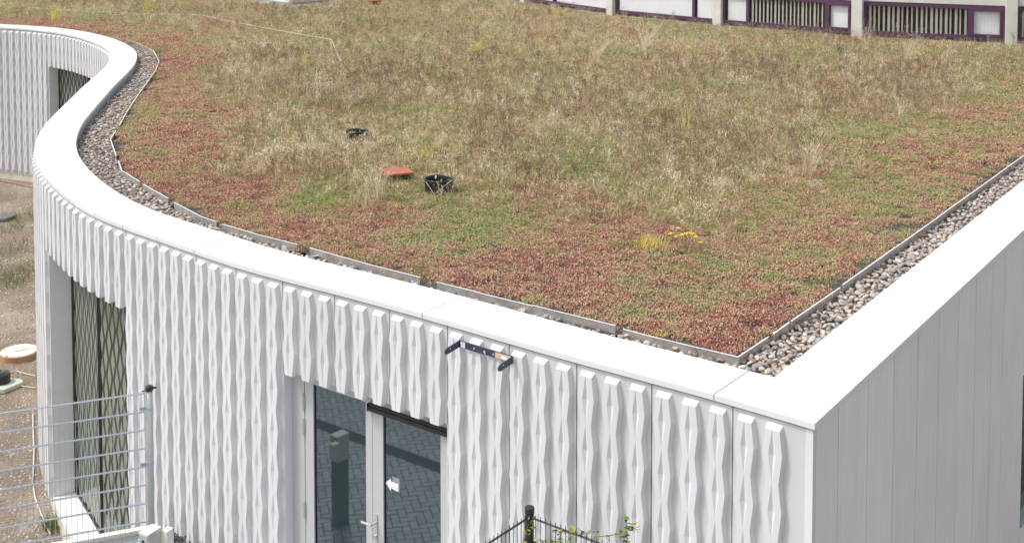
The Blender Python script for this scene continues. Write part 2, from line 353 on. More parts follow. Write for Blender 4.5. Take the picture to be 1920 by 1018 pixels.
# herringbone pavers: laid in the area before the door that its panes mirror
dc, dang = cur(4.76)
dT = np.array([math.cos(dang), math.sin(dang)]); dN = np.array([-math.sin(dang), math.cos(dang)])
mb = MB(); a_ = .20; g_ = .012; c45 = dang+R(40)
ct, st_ = math.cos(c45), math.sin(c45)
for i in range(-60, 61):
    for j in range(-60, 61):
        for k in (0, 1):
            x = (i+j)*a_/2*1.0+(j-i)*0; x = i*a_/2*2+0
            # herringbone unit: horizontal brick at (i*.4+j*.1, j*.1), vertical beside it
            if k == 0: bx_, by_, lx, ly = i*.4+j*.1+.1, j*.1+.05, .2, .1
            else: bx_, by_, lx, ly = i*.4+j*.1+.25, j*.1+.0, .1, .2
            wx, wy = bx_*ct-by_*st_, bx_*st_+by_*ct
            u = wx*dT[0]+wy*dT[1]; v = wx*dN[0]+wy*dN[1]
            if abs(u) > 6.5 or v < .02 or v > 8.5 or wx+dc[0] > 8.3: continue
            if (np.array([dc[0]+wx, dc[1]+wy])-KA)@KN > -.12: continue
            h = TZ+.006+random.uniform(0, .004)
            mb.box((dc[0]+wx, dc[1]+wy, h), (lx-g_, ly-g_, .01), c45)
tag(mb.build('pavers', M['paver'], pv), kind='stuff')
ch = empty('drain_channel'); tag(ch, 'slotted dark metal drain channel set in the paving before the glass door', 'drain')
mb = MB(); pc = dc+dN*3.0; mb.box((pc[0], pc[1], TZ+.014), (9.6, .20, .008), dang); mb.build('channel_tray', M['joint'], ch)
mb = MB()
for i in range(-118, 119):
    p = pc+dT*(i*.04); mb.box((p[0], p[1], TZ+.022), (.018, .16, .008), dang)
for q in (-.085, .085): p = pc+dN*q; mb.box((p[0], p[1], TZ+.022), (9.6, .022, .010), dang)
tag(mb.build('grate', M['grate'], ch), kind='stuff')

# ------------------------------------------------------------------ the white building
bd = empty('curved_building'); tag(bd, 'low curved building with white ribbed concrete facade and wide white coping round a planted roof', 'building')
RIBH, PITCH = .445, .246
def rib_mesh(name, zb, zt=4.10):
    D = .052; rings = []
    # (z, outer half width, inner half width, groove depth)
    rings.append((zt-.032, .060, .003, .002)); z = zt-.03-.20; wide = True
    while z > zb+.05:
        rings.append((z, .083, .033, .023) if wide else (z, .055, .0015, .0)); z -= RIBH/2; wide = not wide
    fr = (rings[-1][0]-zb)/(RIBH/2); nx = (.083, .033, .023) if wide else (.055, .0015, .0); pv_ = rings[-1][1:]
    rings.append((zb,)+tuple(p+(n-p)*fr for p, n in zip(pv_, nx)))
    v = [(-.066, 0, zt), (.066, 0, zt)]
    for z, ow, iw, gd in rings:
        v += [(-ow-.014, 0, z), (-ow, D, z), (-iw, D, z), (0, D-gd, z), (iw, D, z), (ow, D, z), (ow+.014, 0, z)]
    f = [(0, 2, 3), (1, 7, 8), (0, 3, 4, 5, 6, 7, 1)]
    for i in range(len(rings)-1):
        a = 2+7*i; b = a+7
        for k in range(6): f.append((a+k, b+k, b+k+1, a+k+1))
    n = 2+7*(len(rings)-1); f.append(tuple(range(n, n+7)))
    return mesh(name, v, f, M['rib'])
RM = {'front': rib_mesh('rib', .90), 'short': rib_mesh('rib', 3.18), 'left': rib_mesh('rib', -.45), 'far': rib_mesh('rib', 0.0)}
def panel(s0, s1, z0, kind, ribs=3):
    mb = MB(); strip(mb, s0+.006, s1-.006, -.075, -.02, z0, 4.132, .13)
    p = mb.build('wall_panel', M['panel'], bd)
    for i in range(ribs):
        s = s0+(s1-s0)*(i+.5)/ribs; q, a = cur(s, -.021)
        o = bpy.data.objects.new('rib', RM[kind]); link(o, p); o.location = (q[0], q[1], 0); o.rotation_euler = (0, 0, a)
    return p
J = [.70+.738*k for k in range(12)]                      # panel joints, corner to the curved window
DOOR = (J[4], J[7]); W1 = (J[11], 12.0); W2 = (28.45, 31.42)
mb = MB(); strip(mb, 0.02, J[0]-.004, -.075, -.02, 0, 4.132, .1); mb.build('wall_panel', M['panel'], bd)   # plain end strip carries one rib pair
pn = bd.children[-1]
for i in range(11):
    if 4 <= i < 7: panel(J[i], J[i+1], 3.2, 'short')
    elif i >= 9: panel(J[i], J[i+1], -.55, 'left')
    else: panel(J[i], J[i+1], .7, 'front')
for q_s in (.335, .575):
    q, a = cur(q_s, -.021); o = bpy.data.objects.new('rib', RM['front']); link(o, pn); o.location = (q[0], q[1], 0); o.rotation_euler = (0, 0, a)
for i in range(4): panel(W1[0]+(W1[1]-W1[0])*i/4, W1[0]+(W1[1]-W1[0])*(i+1)/4, 3.2, 'short')
n_ = 22
for i in range(n_):
    s0 = W1[1]+(W2[0]-W1[1])*i/n_; s1 = W1[1]+(W2[0]-W1[1])*(i+1)/n_
    panel(s0, s1, (-.55 if s0 < 20 else -.1), 'left' if s0 < 20 else 'far')
for i in range(4): panel(W2[0]+(W2[1]-W2[0])*i/4, W2[0]+(W2[1]-W2[0])*(i+1)/4, 3.2, 'short')
for i in range(9): panel(W2[1]+.738*i, W2[1]+.738*(i+1), -.1, 'far')
# plinth, cavity wall, upstand inside
mb = MB(); strip(mb, 8.6, W1[0]-.01, -.3, -.045, -.9, -.45); strip(mb, W1[1]+.01, 22, -.3, -.035, -.9, -.40); mb.build('plinth', M['plinth'], bd)
mb = MB(); strip(mb, 22, SMAX-.3, -.3, -.035, -.6, .02); mb.build('plinth', M['plinth'], bd)
mb = MB()
for a, b, z0 in ((.16, DOOR[0]-.02, -.8), (DOOR[0]-.02, DOOR[1]+.02, 3.22), (DOOR[1]+.02, W1[0]-.02, -.8), (W1[0]-.02, W1[1]+.02, 3.22), (W1[1]+.02, W2[0]-.02, -.8), (W2[0]-.02, W2[1]+.02, 3.22), (W2[1]+.02, SMAX-.3, -.8)):
    strip(mb, a, b, -.5, -.10, z0, 4.13, .25)
mb.prism([tuple(rgt(.16, -.5)), tuple(rgt(22, -.5)), tuple(rgt(22, -.10)), tuple(rgt(.16, -.10))], -.8, 4.13)
mb.build('backing_wall', M['core'], bd)
mb = MB(); strip(mb, .62, SMAX-.3, -CW+.02, -CW+.05, 3.9, 4.146, .12)
mb.prism([tuple(rgt(.62, -CW+.02)), tuple(rgt(22, -CW+.02)), tuple(rgt(22, -CW+.05)), tuple(rgt(.62, -CW+.05))], 3.9, 4.146)
mb.build('roof_upstand', M['upstand'], bd)
# coping
seams = [.86, 3.95, 7.35]+[8.10+.75*i for i in range(46)]; seams = [s for s in seams if s < SMAX-.4]
CZ0 = 4.147
def bev(o, wd=.004):
    m = o.modifiers.new('bevel', 'BEVEL'); m.width = wd; m.segments = 2; m.limit_method = 'ANGLE'; m.angle_limit = R(60); return o
mb = MB(); RT = .78
mb.prism([tuple(cur(.857)[0]), tuple(cur(.4)[0]), tuple(COR), tuple(rgt(RT-.003)), tuple(rgt(RT-.003, -CW)), tuple(ICOR), tuple(cur(.857, -CW)[0])], CZ0, ZT)
bev(mb.build('coping_slab', M['coping'], bd))
for a, b in zip(seams[:-1], seams[1:]):
    mb = MB(); strip(mb, a+.003, b-.003, -CW, 0, CZ0, ZT, .12); bev(mb.build('coping_slab', M['coping'], bd))
for a, b in ((RT, 3.9), (3.9, 7.0), (7.0, 10.1), (10.1, 13.2), (13.2, 17), (17, 22)):
    mb = MB(); mb.prism([tuple(rgt(a+.003)), tuple(rgt(b-.003)), tuple(rgt(b-.003, -CW)), tuple(rgt(a+.003, -CW))], CZ0, ZT); bev(mb.build('coping_slab', M['coping'], bd))
# smooth panels of the right-hand wall
RJ = [0, .548, 1.225, 1.89, 2.56, 3.215, 3.88, 4.52, 5.18, 5.69]
for a, b in zip(RJ[:-1], RJ[1:]):
    mb = MB(); mb.prism([tuple(rgt(a+.006 if a else .02, -.02)), tuple(rgt(b-.006, -.02)), tuple(rgt(b-.006, -.08)), tuple(rgt(a+.006 if a else .02, -.08))], -.9, 4.135)
    mb.build('wall_panel', M['smooth'], bd)
# the opening at the far right of that wall
RO0 = 6.70
mb = MB(); mb.prism([tuple(rgt(5.694, -.02)), tuple(rgt(RO0, -.02)), tuple(rgt(RO0, -.08)), tuple(rgt(5.694, -.08))], -.9, 4.135); mb.build('wall_panel', M['smooth'], bd)
mb = MB(); mb.prism([tuple(rgt(RO0+.004, -.02)), tuple(rgt(8.2, -.02)), tuple(rgt(8.2, -.08)), tuple(rgt(RO0+.004, -.08))], 2.363, 4.135); mb.build('wall_panel', M['smooth'], bd)
for k in range(18):
    a = 8.2+k*.66; mb = MB(); mb.prism([tuple(rgt(a+.004, -.02)), tuple(rgt(a+.656, -.02)), tuple(rgt(a+.656, -.08)), tuple(rgt(a+.004, -.08))], -.9, 4.135); mb.build('wall_panel', M['smooth'], bd)
rw = MB(); A_, B_ = rgt(RO0+.05, -.085), rgt(8.15, -.085)
rw.prism([tuple(rgt(RO0+.0, -.03)), tuple(rgt(RO0+.05, -.03)), tuple(rgt(RO0+.05, -.099)), tuple(rgt(RO0, -.099))], .56, 2.36); rwo = rw.build('window', M['rustiron'], bd)
rw = MB(); rw.prism([tuple(A_), tuple(B_), tuple(rgt(8.15, -.098)), tuple(rgt(RO0+.05, -.098))], .56, 2.36); rw.build('pane', M['winglass'], rwo)
rw = MB(); rw.prism([tuple(rgt(RO0+.004, -.0)), tuple(rgt(8.2, -.0)), tuple(rgt(8.2, -.099)), tuple(rgt(RO0+.004, -.099))], .49, .556); rw.build('sill', M['upstand'], rwo)
rw = MB(); rw.prism([tuple(rgt(RO0+.004, -.02)), tuple(rgt(8.2, -.02)), tuple(rgt(8.2, -.08)), tuple(rgt(RO0+.004, -.08))], -.9, .486); rw.build('wall_panel', M['smooth'], bd)

# windows that follow the curve: reveals, two flat panes behind a fritted lattice, sill
def curved_window(s0, s1, smid, z0, zt, dep=.34):
    w_ = MB(); pts = [cur(s, -dep)[0] for s in (s0+.02, smid, s1-.02)]
    for p in pts: w_.box((p[0], p[1], (z0+zt)/2), (.05, .05, zt-z0), 0)
    for a, b in zip(pts[:-1], pts[1:]):
        d = b-a; L = np.linalg.norm(d); an = math.atan2(d[1], d[0]); c = (a+b)/2
        for z in (z0+.025, zt+.02): w_.box((c[0], c[1], z), (L-.052, .045, .05), an)
    fr = w_.build('window', M['darkmetal'], bd)
    for a, b in zip(pts[:-1], pts[1:]):
        d = b-a; L = np.linalg.norm(d); an = math.atan2(d[1], d[0]); c = (a+b)/2; n = np.array([-d[1], d[0]])/L
        g = MB(); g.box((c[0], c[1], (z0+zt)/2+.02), (L-.06, .012, zt-z0-.07), an); g.build('pane', M['winglass'], fr)
        # pale diamonds printed on the outside of the pane
        v, f = [], []; cols = max(2, int(round((L-.06)/.118))); cwid = (L-.06)/cols; cw = cwid*1.0
        for k in range(cols):
            uc = -L/2+.03+cwid*(k+.5); z = z0+.06+(RIBH/2 if k % 2 else 0)-RIBH/2
            while z < zt:
                q = [(0, z), (cw*.62, z+RIBH/2), (0, z+RIBH), (-cw*.62, z+RIBH/2)]
                sub = [(max(-L/2+.03, min(L/2-.03, uc+x)), max(z0+.055, min(zt-.005, y+0))) for x, y in q]
                i0 = len(v)
                for x, y in sub:
                    # stay clear of the neighbours: shrink towards the diamond's middle
                    x = uc+(x-uc)*.86; y = (z+RIBH/2)+(y-z-RIBH/2)*.90; y = max(z0+.055, min(zt-.005, y))
                    p = c+d/L*x+n*.0085; v.append((p[0], p[1], y))
                f.append((i0, i0+1, i0+2, i0+3)); z += RIBH
        o = bpy.data.objects.new('printed_lattice', mesh('printed_lattice', v, f, M['frit'])); link(o, fr); o['kind'] = 'stuff'
    for s, sg in ((s0, 1), (s1, -1)):
        a, _ = cur(s, -.02); b, _ = cur(s, -dep-.03); a2, _ = cur(s+sg*.015, -.02); b2, _ = cur(s+sg*.015, -dep-.03)
        r_ = MB(); r_.prism([tuple(a), tuple(b), tuple(b2), tuple(a2)], z0-.15, 3.2); r_.build('reveal', M['reveal'], fr)
    sb = MB(); strip(sb, s0+.02, s1-.02, -dep-.028, -dep+.024, z0-.02, z0-.001); strip(sb, s0+.02, s1-.02, -dep+.026, -.01, z0-.08, z0+.012); sb.build('sill', M['white'], fr)
    sb = MB(); strip(sb, s0+.02, s1-.02, -dep-.03, -.01, z0-.5, z0-.082); sb.build('plinth', M['plinth'], fr)
    sf = MB(); strip(sf, s0+.02, s1-.02, -dep-.03, -.08, 3.19, 3.215); sf.build('soffit', M['reveal'], fr)
    rm = MB(); strip(rm, s0+.02, s1-.02, -dep-.2, -dep-.06, z0-.1, 3.2); rm.build('room_wall', M['room'], fr)
sm1, _z = wall_at(184, 700, -.34)
curved_window(W1[0], W1[1], sm1, -.42, 3.2)
curved_window(W2[0], W2[1], 29.55, 0.05, 3.2)

# ------------------------------------------------------------------ glass double door
DD = .16; L_ = DOOR[1]-DOOR[0]; pA, _ = cur(DOOR[0]+.008, -DD); pB, _ = cur(DOOR[1]-.008, -DD)
dv = pA-pB; LL = np.linalg.norm(dv); DA = math.atan2(dv[1], dv[0])      # local x runs left to right in the picture
DM = Matrix.Translation((pB[0], pB[1], TZ)) @ Matrix.Rotation(DA, 4, 'Z')  # local -y faces outward
def dx_of(px):
    best = None
    for t in np.linspace(0, LL, 400):
        p = pB+dv/LL*t; u, _v = proj(p[0], p[1], 2.5)
        if best is None or abs(u-px) < best[0]: best = (abs(u-px), t)
    return best[1]
zt_ = 3.2-TZ
def dbox(mb, x0, x1, y0, y1, z0, z1): mb.box(((x0+x1)/2, (y0+y1)/2, (z0+z1)/2), (x1-x0, y1-y0, z1-z0))
xj, xa, xg0, xg1, xm, xh0, xh1 = [dx_of(q) for q in (575, 577, 592.5, 690.5, 703, 722.5, 830.5)]
mb = MB(); dbox(mb, .0, xj, -.03, .05, 0, zt_+.05); dbox(mb, xj+.002, LL-.004, -.028, .05, zt_-.02, zt_+.05); dbox(mb, xj+.002, LL-.004, -.05, .09, 0, .02)
dbox(mb, LL-.03, LL-.004, -.03, .05, .021, zt_-.021)
df = mb.build('door_frame', M['frame'], bd, M=DM)
for s, sg in ((DOOR[0], 1), (DOOR[1], -1)):
    a, _ = cur(s, -.02); b, _ = cur(s, -DD-.09); a2, _ = cur(s+sg*.006, -.02); b2, _ = cur(s+sg*.006, -DD-.09)
    r_ = MB(); r_.prism([tuple(a), tuple(b), tuple(b2), tuple(a2)], TZ-.05, 3.2)
    o = r_.build('reveal', M['reveal'], df); o.matrix_parent_inverse = DM.inverted()
sf = MB(); strip(sf, DOOR[0]+.02, DOOR[1]-.02, -DD-.10, -.08, 3.195, 3.215); o = sf.build('soffit', M['reveal'], df); o.matrix_parent_inverse = DM.inverted()
def leaf(x0, x1, g0, g1, label):
    m_ = MB(); zb, ztp, gb, gt = .03, zt_-.024, .14, 3.09-TZ
    dbox(m_, x0, g0, -.035, .02, zb, ztp); dbox(m_, g1, x1, -.035, .02, zb, ztp)
    dbox(m_, g0, g1, -.034, .02, gt, ztp); dbox(m_, g0, g1, -.034, .02, zb, gb)
    o = m_.build('door_leaf', M['frame'], bd, M=DM); o['label'] = label
    g = MB(); dbox(g, g0+.001, g1-.001, -.012, -.004, gb, gt); g.build('pane', M['doorglass'], o)
    g = MB(); t = .008
    for a in ((g0+.001, g0+t), (g1-t, g1-.001)): dbox(g, a[0], a[1], -.02, -.0125, gb, gt)
    for a in ((gb, gb+t), (gt-t, gt)): dbox(g, g0+t, g1-t, -.02, -.0125, a[0], a[1])
    g.build('gasket', M['black'], o); return o
l1 = leaf(xa, xm-.003, xg0, xg1, 'left leaf of the glass door, with three hinges')
l2 = leaf(xm+.003, LL-.034, xh0, xh1, 'right leaf of the glass door, with handle and arrow sign')
for zc in (2.87, 2.61, 1.72):
    h = MB(); h.lathe([(0, -.085), (.013, -.085), (.013, .085), (0, .085)], (xj+.001, -.048, zc-TZ), 10); dbox(h, xj-.022, xj+.024, -.042, -.036, zc-TZ-.08, zc-TZ+.08)
    h.build('hinge', M['steel'], l1)
c_ = MB(); dbox(c_, xm-.02, LL+.0, -.082, -.036, 3.035-TZ, 3.075-TZ); c_.lathe([(0, 0)], n=3)
c_.v = c_.v[:8]; 
dbox(c_, xm-.02, LL+.0, -.072, -.036, 3.077-TZ, 3.100-TZ); dbox(c_, xm-.026, xm-.0205, -.086, -.036, 3.028-TZ, 3.105-TZ); dbox(c_, LL+.001, LL+.006, -.086, -.036, 3.028-TZ, 3.105-TZ)
c_.build('door_closer', M['darkmetal'], l2)
h = MB(); hx = dx_of(709.5); dbox(h, hx-.018, hx+.018, -.046, -.0352, 1.70-TZ, 1.98-TZ); h.tube([(hx, -.047, 1.90-TZ), (hx, -.10, 1.90-TZ), (hx+.0, -.115, 1.90-TZ), (hx-.13, -.115, 1.895-TZ)], .012, 8)
h.lathe([(0, -.011), (.016, -.011), (.016, .011), (0, .011)], (hx, -.058, 1.76-TZ), 10); h.build('handle', M['steel'], l2)
# arrow sign on the pane (white arrow to the left over a small clear sheet)
ax, az = dx_of(723.5), 2.33-TZ
ar = MB(); pts = [(0, 0), (.068, .062), (.068, .03), (.165, .028), (.165, -.046), (.068, -.036), (.068, -.07)]
ar.add([(ax+.012+x, -.0165, az+z) for x, z in pts]+[(ax+.012+x, -.0145, az+z) for x, z in pts], [tuple(range(6, -1, -1))[::-1], tuple(range(7, 14))[::-1]]+[(i, i+7, (i+1) % 7+7, (i+1) % 7) for i in range(7)])
ar.build('arrow_sign', M['sticker'], l2)
ar = MB(); dbox(ar, ax+.10, ax+.19, -.0143, -.0128, az-.05, az+.085); ar.build('clear_sheet', M['film'], l2)
ar = MB()
for i in range(5): dbox(ar, ax+.095+i*.011, ax+.101+i*.011, -.0178, -.0170, az-.018, az-.006+(.003 if i % 2 else 0))
dbox(ar, ax+.156, ax+.166, -.0178, -.0170, az-.022, az-.006)
ar.build('arrow_print', M['reveal'], l2)
# dim interior behind the door
mb = MB(); dbox(mb, -.1, LL+.1, .5, .52, -.1, zt_+.2); mb.build('room_wall', M['room'], bd, M=DM)
# slender post in front of the door, seen only mirrored in its left pane
def mirror_pt(px, py, z):
    v = at(px, py, z); n = np.array([-dv[1], dv[0]])/LL; return v-2*np.dot(v-pB, n)*n
ICZ = 1.80; mp = mirror_pt(642, 806, ICZ)+np.array([.09, .03]); ih = ICZ-TZ
ic = empty('intercom', (mp[0], mp[1], TZ), R(-28)); tag(ic, 'brushed steel intercom box on a post at the foot of the mesh fence', 'intercom')
m_ = MB(); m_.box((.0, .0, ih/2-.15), (.11, .17, ih-.305)); m_.build('pedestal', M['greenpost'], ic)
m_ = MB(); m_.box((0, 0, ih-.15), (.12, .18, .30)); bev(m_.build('housing', M['steel'], ic), .005)
m_ = MB(); m_.box((0, 0, ih+.006), (.125, .185, .012)); m_.build('cap', M['lid'], ic)
m_ = MB(); m_.box((0, -.093, ih-.14), (.10, .006, .26)); fp_ = m_.build('face_plate', M['zincpost'], ic)
m_ = MB(); m_.tube([(0, -.096, ih-.07), (0, -.103, ih-.07)], .016, 12); m_.build('camera_eye', M['plastic'], fp_)
for k in range(3): m_ = MB(); m_.box((0, -.098, ih-.13-.04*k), (.07, .005, .016)); m_.build('button', M['white'], fp_)
m_ = MB(); m_.box((.09, .145, ih-.12), (.08, .10, .18)); bev(m_.build('rear_box', M['lid'], ic), .005)

# ------------------------------------------------------------------ bracket, cord
s_b0, z_b0 = wall_at(862, 645, .045); s_b1, z_b1 = wall_at(961, 673, .045)
pa, _ = cur(s_b0, .043); pb, _ = cur(s_b1, .043); zc = (z_b0+z_b1)/2; d = pb-pa; Lb = np.linalg.norm(d); an = math.atan2(d[1], d[0])
br = empty('wall_bracket', (pa[0], pa[1], zc), an); tag(br, 'dark navy U-shaped metal bracket bolted across the rib heads under the coping', 'bracket')
mb = MB(); mb.box((Lb/2, -.004, 0), (Lb, .006, .062)); mb.build('back_bar', M['bluebracket'], br)
for x in (.003, Lb-.003):
    v = []; ol = [(-.007, -.031), (-.17, -.040), (-.20, -.032), (-.212, -.012), (-.205, .008), (-.185, .020), (-.007, .031)]
    for e in (-.003, .003): v += [(x+e, y, z-.012*min(1, -y*5)) for y, z in ol]
    n = len(ol); f = [tuple(range(n)), tuple(range(2*n-1, n-1, -1))]+[(i, n+i, n+(i+1) % n, (i+1) % n) for i in range(n)]
    a_m = MB(); a_m.add(v, f); a_o = a_m.build('arm', M['bluebracket'], br)
    b_m = MB(); b_m.tube([(x-.008, -.14, -.006), (x+.008, -.14, -.006)], .007, 8); b_m.build('bolt', M['steel'], a_o)
for x in (Lb*.30, Lb*.49, Lb*.66):
    b_m = MB(); b_m.tube([(x, -.0075, 0), (x, -.018, 0)], .011, 8); b_m.build('bolt', M['steel'], br)
b_m = MB(); b_m.tube([(Lb*.49, -.012, .0), (Lb*.49+.03, -.035, -.012)], .006, 6); b_m.build('clip', M['steel'], br)
b_m = MB(); b_m.box((Lb*.075, -.0078, 0), (.052, .001, .05)); b_m.build('label_sticker', M['sticker'], br)
b_m = MB(); b_m.box((Lb*.085, -.0086, .006), (.03, .0006, .026)); b_m.build('label_print', M['stickerblue'], br)
b_m = MB(); b_m.box((Lb*.83, -.011, .0), (Lb*.28, .006, .05)); b_m.build('tan_plate', M['woodtube'], br)
b_m = MB(); b_m.box((Lb*.86, -.0146, -.002), (.06, .001, .03)); b_m.build('label_sticker', M['sticker'], br)
s_c, z_c = wall_at(911, 672, .05); pc_, _ = cur(s_c, .05); s_e, z_e = wall_at(908, 762, .05)
cd = empty('pull_cord', (pc_[0], pc_[1], z_c)); tag(cd, 'thin cord hanging from the navy bracket with a small hook at its end', 'cord')
mb = MB(); mb.tube([(0, -.004, .02), (0, -.004, z_e-z_c+.0)], .0022, 5); mb.build('cord', M['zincpost'], cd)
mb = MB(); zz = z_e-z_c; mb.tube([(0, -.004, zz), (-.014, -.004, zz-.03), (-.012, -.004, zz-.055), (.010, -.004, zz-.055), (.012, -.004, zz-.03), (0, -.004, zz)], .003, 5); mb.build('hook', M['zincpost'], cd)

# ------------------------------------------------------------------ roof: deck, substrate, edging, gravel
EZ = 4.10
runs = [[(1760,406.7),(1920,292),(2100,163)],[(1580,535),(1760,406.7)],[(1483.6,603),(1575.4,540)],[(1450,627),(1480,605)],
 [(1440,632.8),(1384.8,669.5),(1313,652.7),(1200,625.3),(1168,617)],[(1154,611.6),(999,573.6),(900,549.7),(819,529.6)],[(787.4,520.7),(690,496),(581,465.5)],
 [(557,458.4),(486.5,440.7),(417.6,420.4)],[(406,416),(372.5,404.5),(326.5,380.6)],[(315.6,372.5),(268.4,345.8)],[(262,341),(228.4,320.6),(222,302.6)],
 [(218,292.7),(207,261),(217.4,245.3)],[(223.6,235.6),(236.7,212.3),(260,177)],[(260.5,175.6),(279,150.5),(291,134.3),(298.3,115.2),(288,96),(258.5,81.3),(236.4,75.4)],[(227.6,74),(208.4,70.4)]]
eg = empty('roof_edging'); tag(eg, 'thin galvanised metal edging strips standing between the sedum and the pebble border', 'edging')
for run in runs:
    P_ = [at(x, y, EZ) for x, y in run]
    for a, b in zip(P_[:-1], P_[1:]):
        d = b-a; L = np.linalg.norm(d); n = np.array([-d[1], d[0]])/L*.002
        k = max(1, int(round(L/1.6)))
        for i in range(k):
            p, q = a+d*i/k, a+d*((i+1)/k)-d/L*.002; m_ = MB(); dz = random.uniform(-.004, .004)
            m_.prism([tuple(p-n), tuple(q-n), tuple(q+n), tuple(p+n)], 3.94, EZ+dz)
            # folded top lip
            n2 = n*3.4; m_.prism([tuple(p-n2), tuple(q-n2), tuple(q+n2), tuple(p+n2)], EZ+dz+.0005, EZ+dz+.005, 1)
            m_.build('metal_strip', [M['zinc'], M['lip']], eg)
edge_px = [(2100,163),(1920,292),(1760,406.7),(1580,535),(1483.6,603),(1384.8,669.5),(1200,625.3),(999,573.6),(819,529.6),(690,496),(581,465.5),(486.5,440.7),(406,416),(372.5,404.5),
 (315.6,372.5),(262,341),(228.4,320.6),(207,261),(236.7,212.3),(260,177),(291,134.3),(298.3,115.2),(288,96),(258.5,81.3),(227.6,74),(208.4,70.4)]
EDGE = [at(x, y, EZ) for x, y in edge_px]
s_end = 27.6
tailS = np.arange(s_end, SMAX-.3, .5)
EDGE2 = EDGE+[cur(s, -CW-.12)[0] for s in tailS]
INNER = [rgt(t, -CW+.03) for t in np.arange(14, CW, -1.0)]+[ICOR]+[cur(s, -CW+.03)[0] for s in np.arange(.7, SMAX-.3, .3)]
FAR = [np.array([-75, EDGE2[-1][1]]), np.array([-75, 90]), np.array([45, 90]), np.array([45, EDGE[0][1]+30])]
mb = MB(); poly = [tuple(p) for p in EDGE2]+[tuple(p) for p in FAR]+[tuple(EDGE[0]+RD*25)]
mb.v = [(x, y, 4.03) for x, y in poly]; mb.f = [tuple(range(len(poly)))]; mb.mi = [0]
so_ = mb.build('soil', M['soil']); tag(so_, kind='structure')
SOILP = np.array(poly)
mb = MB(); poly2 = [tuple(p) for p in INNER]+[(-75, INNER[-1][1]), (-75, 90), (45, 90), tuple(rgt(22, -CW+.03))]
mb.v = [(x, y, 3.95) for x, y in poly2]; mb.f = [tuple(range(len(poly2)))]; mb.mi = [0]
dk = mb.build('roof_deck', M['soil'], bd)
def inpoly(P, poly):
    poly = np.asarray(poly); x, y = P[:, 0], P[:, 1]; c = np.zeros(len(P), bool); j = len(poly)-1
    for i in range(len(poly)):
        xi, yi = poly[i]; xj_, yj = poly[j]
        with np.errstate(divide='ignore', invalid='ignore'):
            c ^= ((yi > y) != (yj > y)) & (x < (xj_-xi)*(y-yi)/(yj-yi+1e-12)+xi)
        j = i
    return c
GRAV = np.array([tuple(p) for p in EDGE2]+[tuple(p) for p in INNER[::-1]])
# pebbles
def ico(sub):
    import bmesh
    b = bmesh.new(); bmesh.ops.create_icosphere(b, subdivisions=sub, radius=1); v = np.array([q.co[:] for q in b.verts]); f = [[l.index for l in q.verts] for q in b.faces]; b.free(); return v, f
def stone_shape(v, rg):
    a = rg.normal(size=(9, 3)); a /= np.linalg.norm(a, axis=1)[:, None]; o = v.copy()
    for k in a: d = o@k; h = rg.uniform(.48, .85); o = o-np.outer(np.clip(o@k-h, 0, None)*.92, k)
    return o*np.array([1, rg.uniform(.6, .95), rg.uniform(.36, .66)])
lo, hi = GRAV.min(0), GRAV.max(0); sp = .058
gx = np.arange(lo[0], hi[0], sp); gy = np.arange(lo[1], min(hi[1], 41), sp); G = np.stack(np.meshgrid(gx, gy), -1).reshape(-1, 2)
G = G[inpoly(G, GRAV)]; G = G[(G[:, 0] > -16.5)]
keep = (G[:, 1] < 24) | (RNG.random(len(G)) < .8); G = G[keep]; G += RNG.uniform(-.024, .024, G.shape)
dist = np.hypot(G[:, 0], G[:, 1]); order = np.argsort(dist)
# stones hidden behind the coping are kept as part of the mass; the 300 nearest clear ones are single stones
pxs = np.array([proj(x, y, 4.03) for x, y in G]); 
def covered(i):
    x, y = G[i]; d = np.linalg.norm(CV[:400]-G[i], axis=1); k = d.argmin(); e1 = d[k]-CW
    e2 = -(G[i]-COR)@RN-CW
    return min(e1, 9) < .16 if e1 < e2 else False
gb = empty('gravel_border'); tag(gb, kind='structure')
mb = MB(); mb.v = [(p[0], p[1], 3.985) for p in GRAV]; mb.f = [tuple(range(len(GRAV)))]; mb.mi = [0]; mb.build('gravel_bed', M['bed'], gb)
sv2, sf2 = ico(2); SMESH = []
for k in range(14):
    rg = np.random.default_rng(100+k); SMESH.append(mesh('stone', stone_shape(sv2, rg), sf2, M['stoneobj'], True))
single = [i for i in order if 0 < pxs[i][0] < 1920 and 0 < pxs[i][1] < 1018 and not covered(i)][:300]; ss = set(single)
for i in single:
    o = bpy.data.objects.new('stone', random.choice(SMESH)); link(o, gb); r = random.uniform(.024, .052)*(1.35 if random.random() < .15 else 1)
    o.location = (G[i][0], G[i][1], random.uniform(4.005, 4.045)); o.scale = (r, r, r)
    o.rotation_euler = (random.uniform(-.5, .5), random.uniform(-.5, .5), random.uniform(0, 6.28))
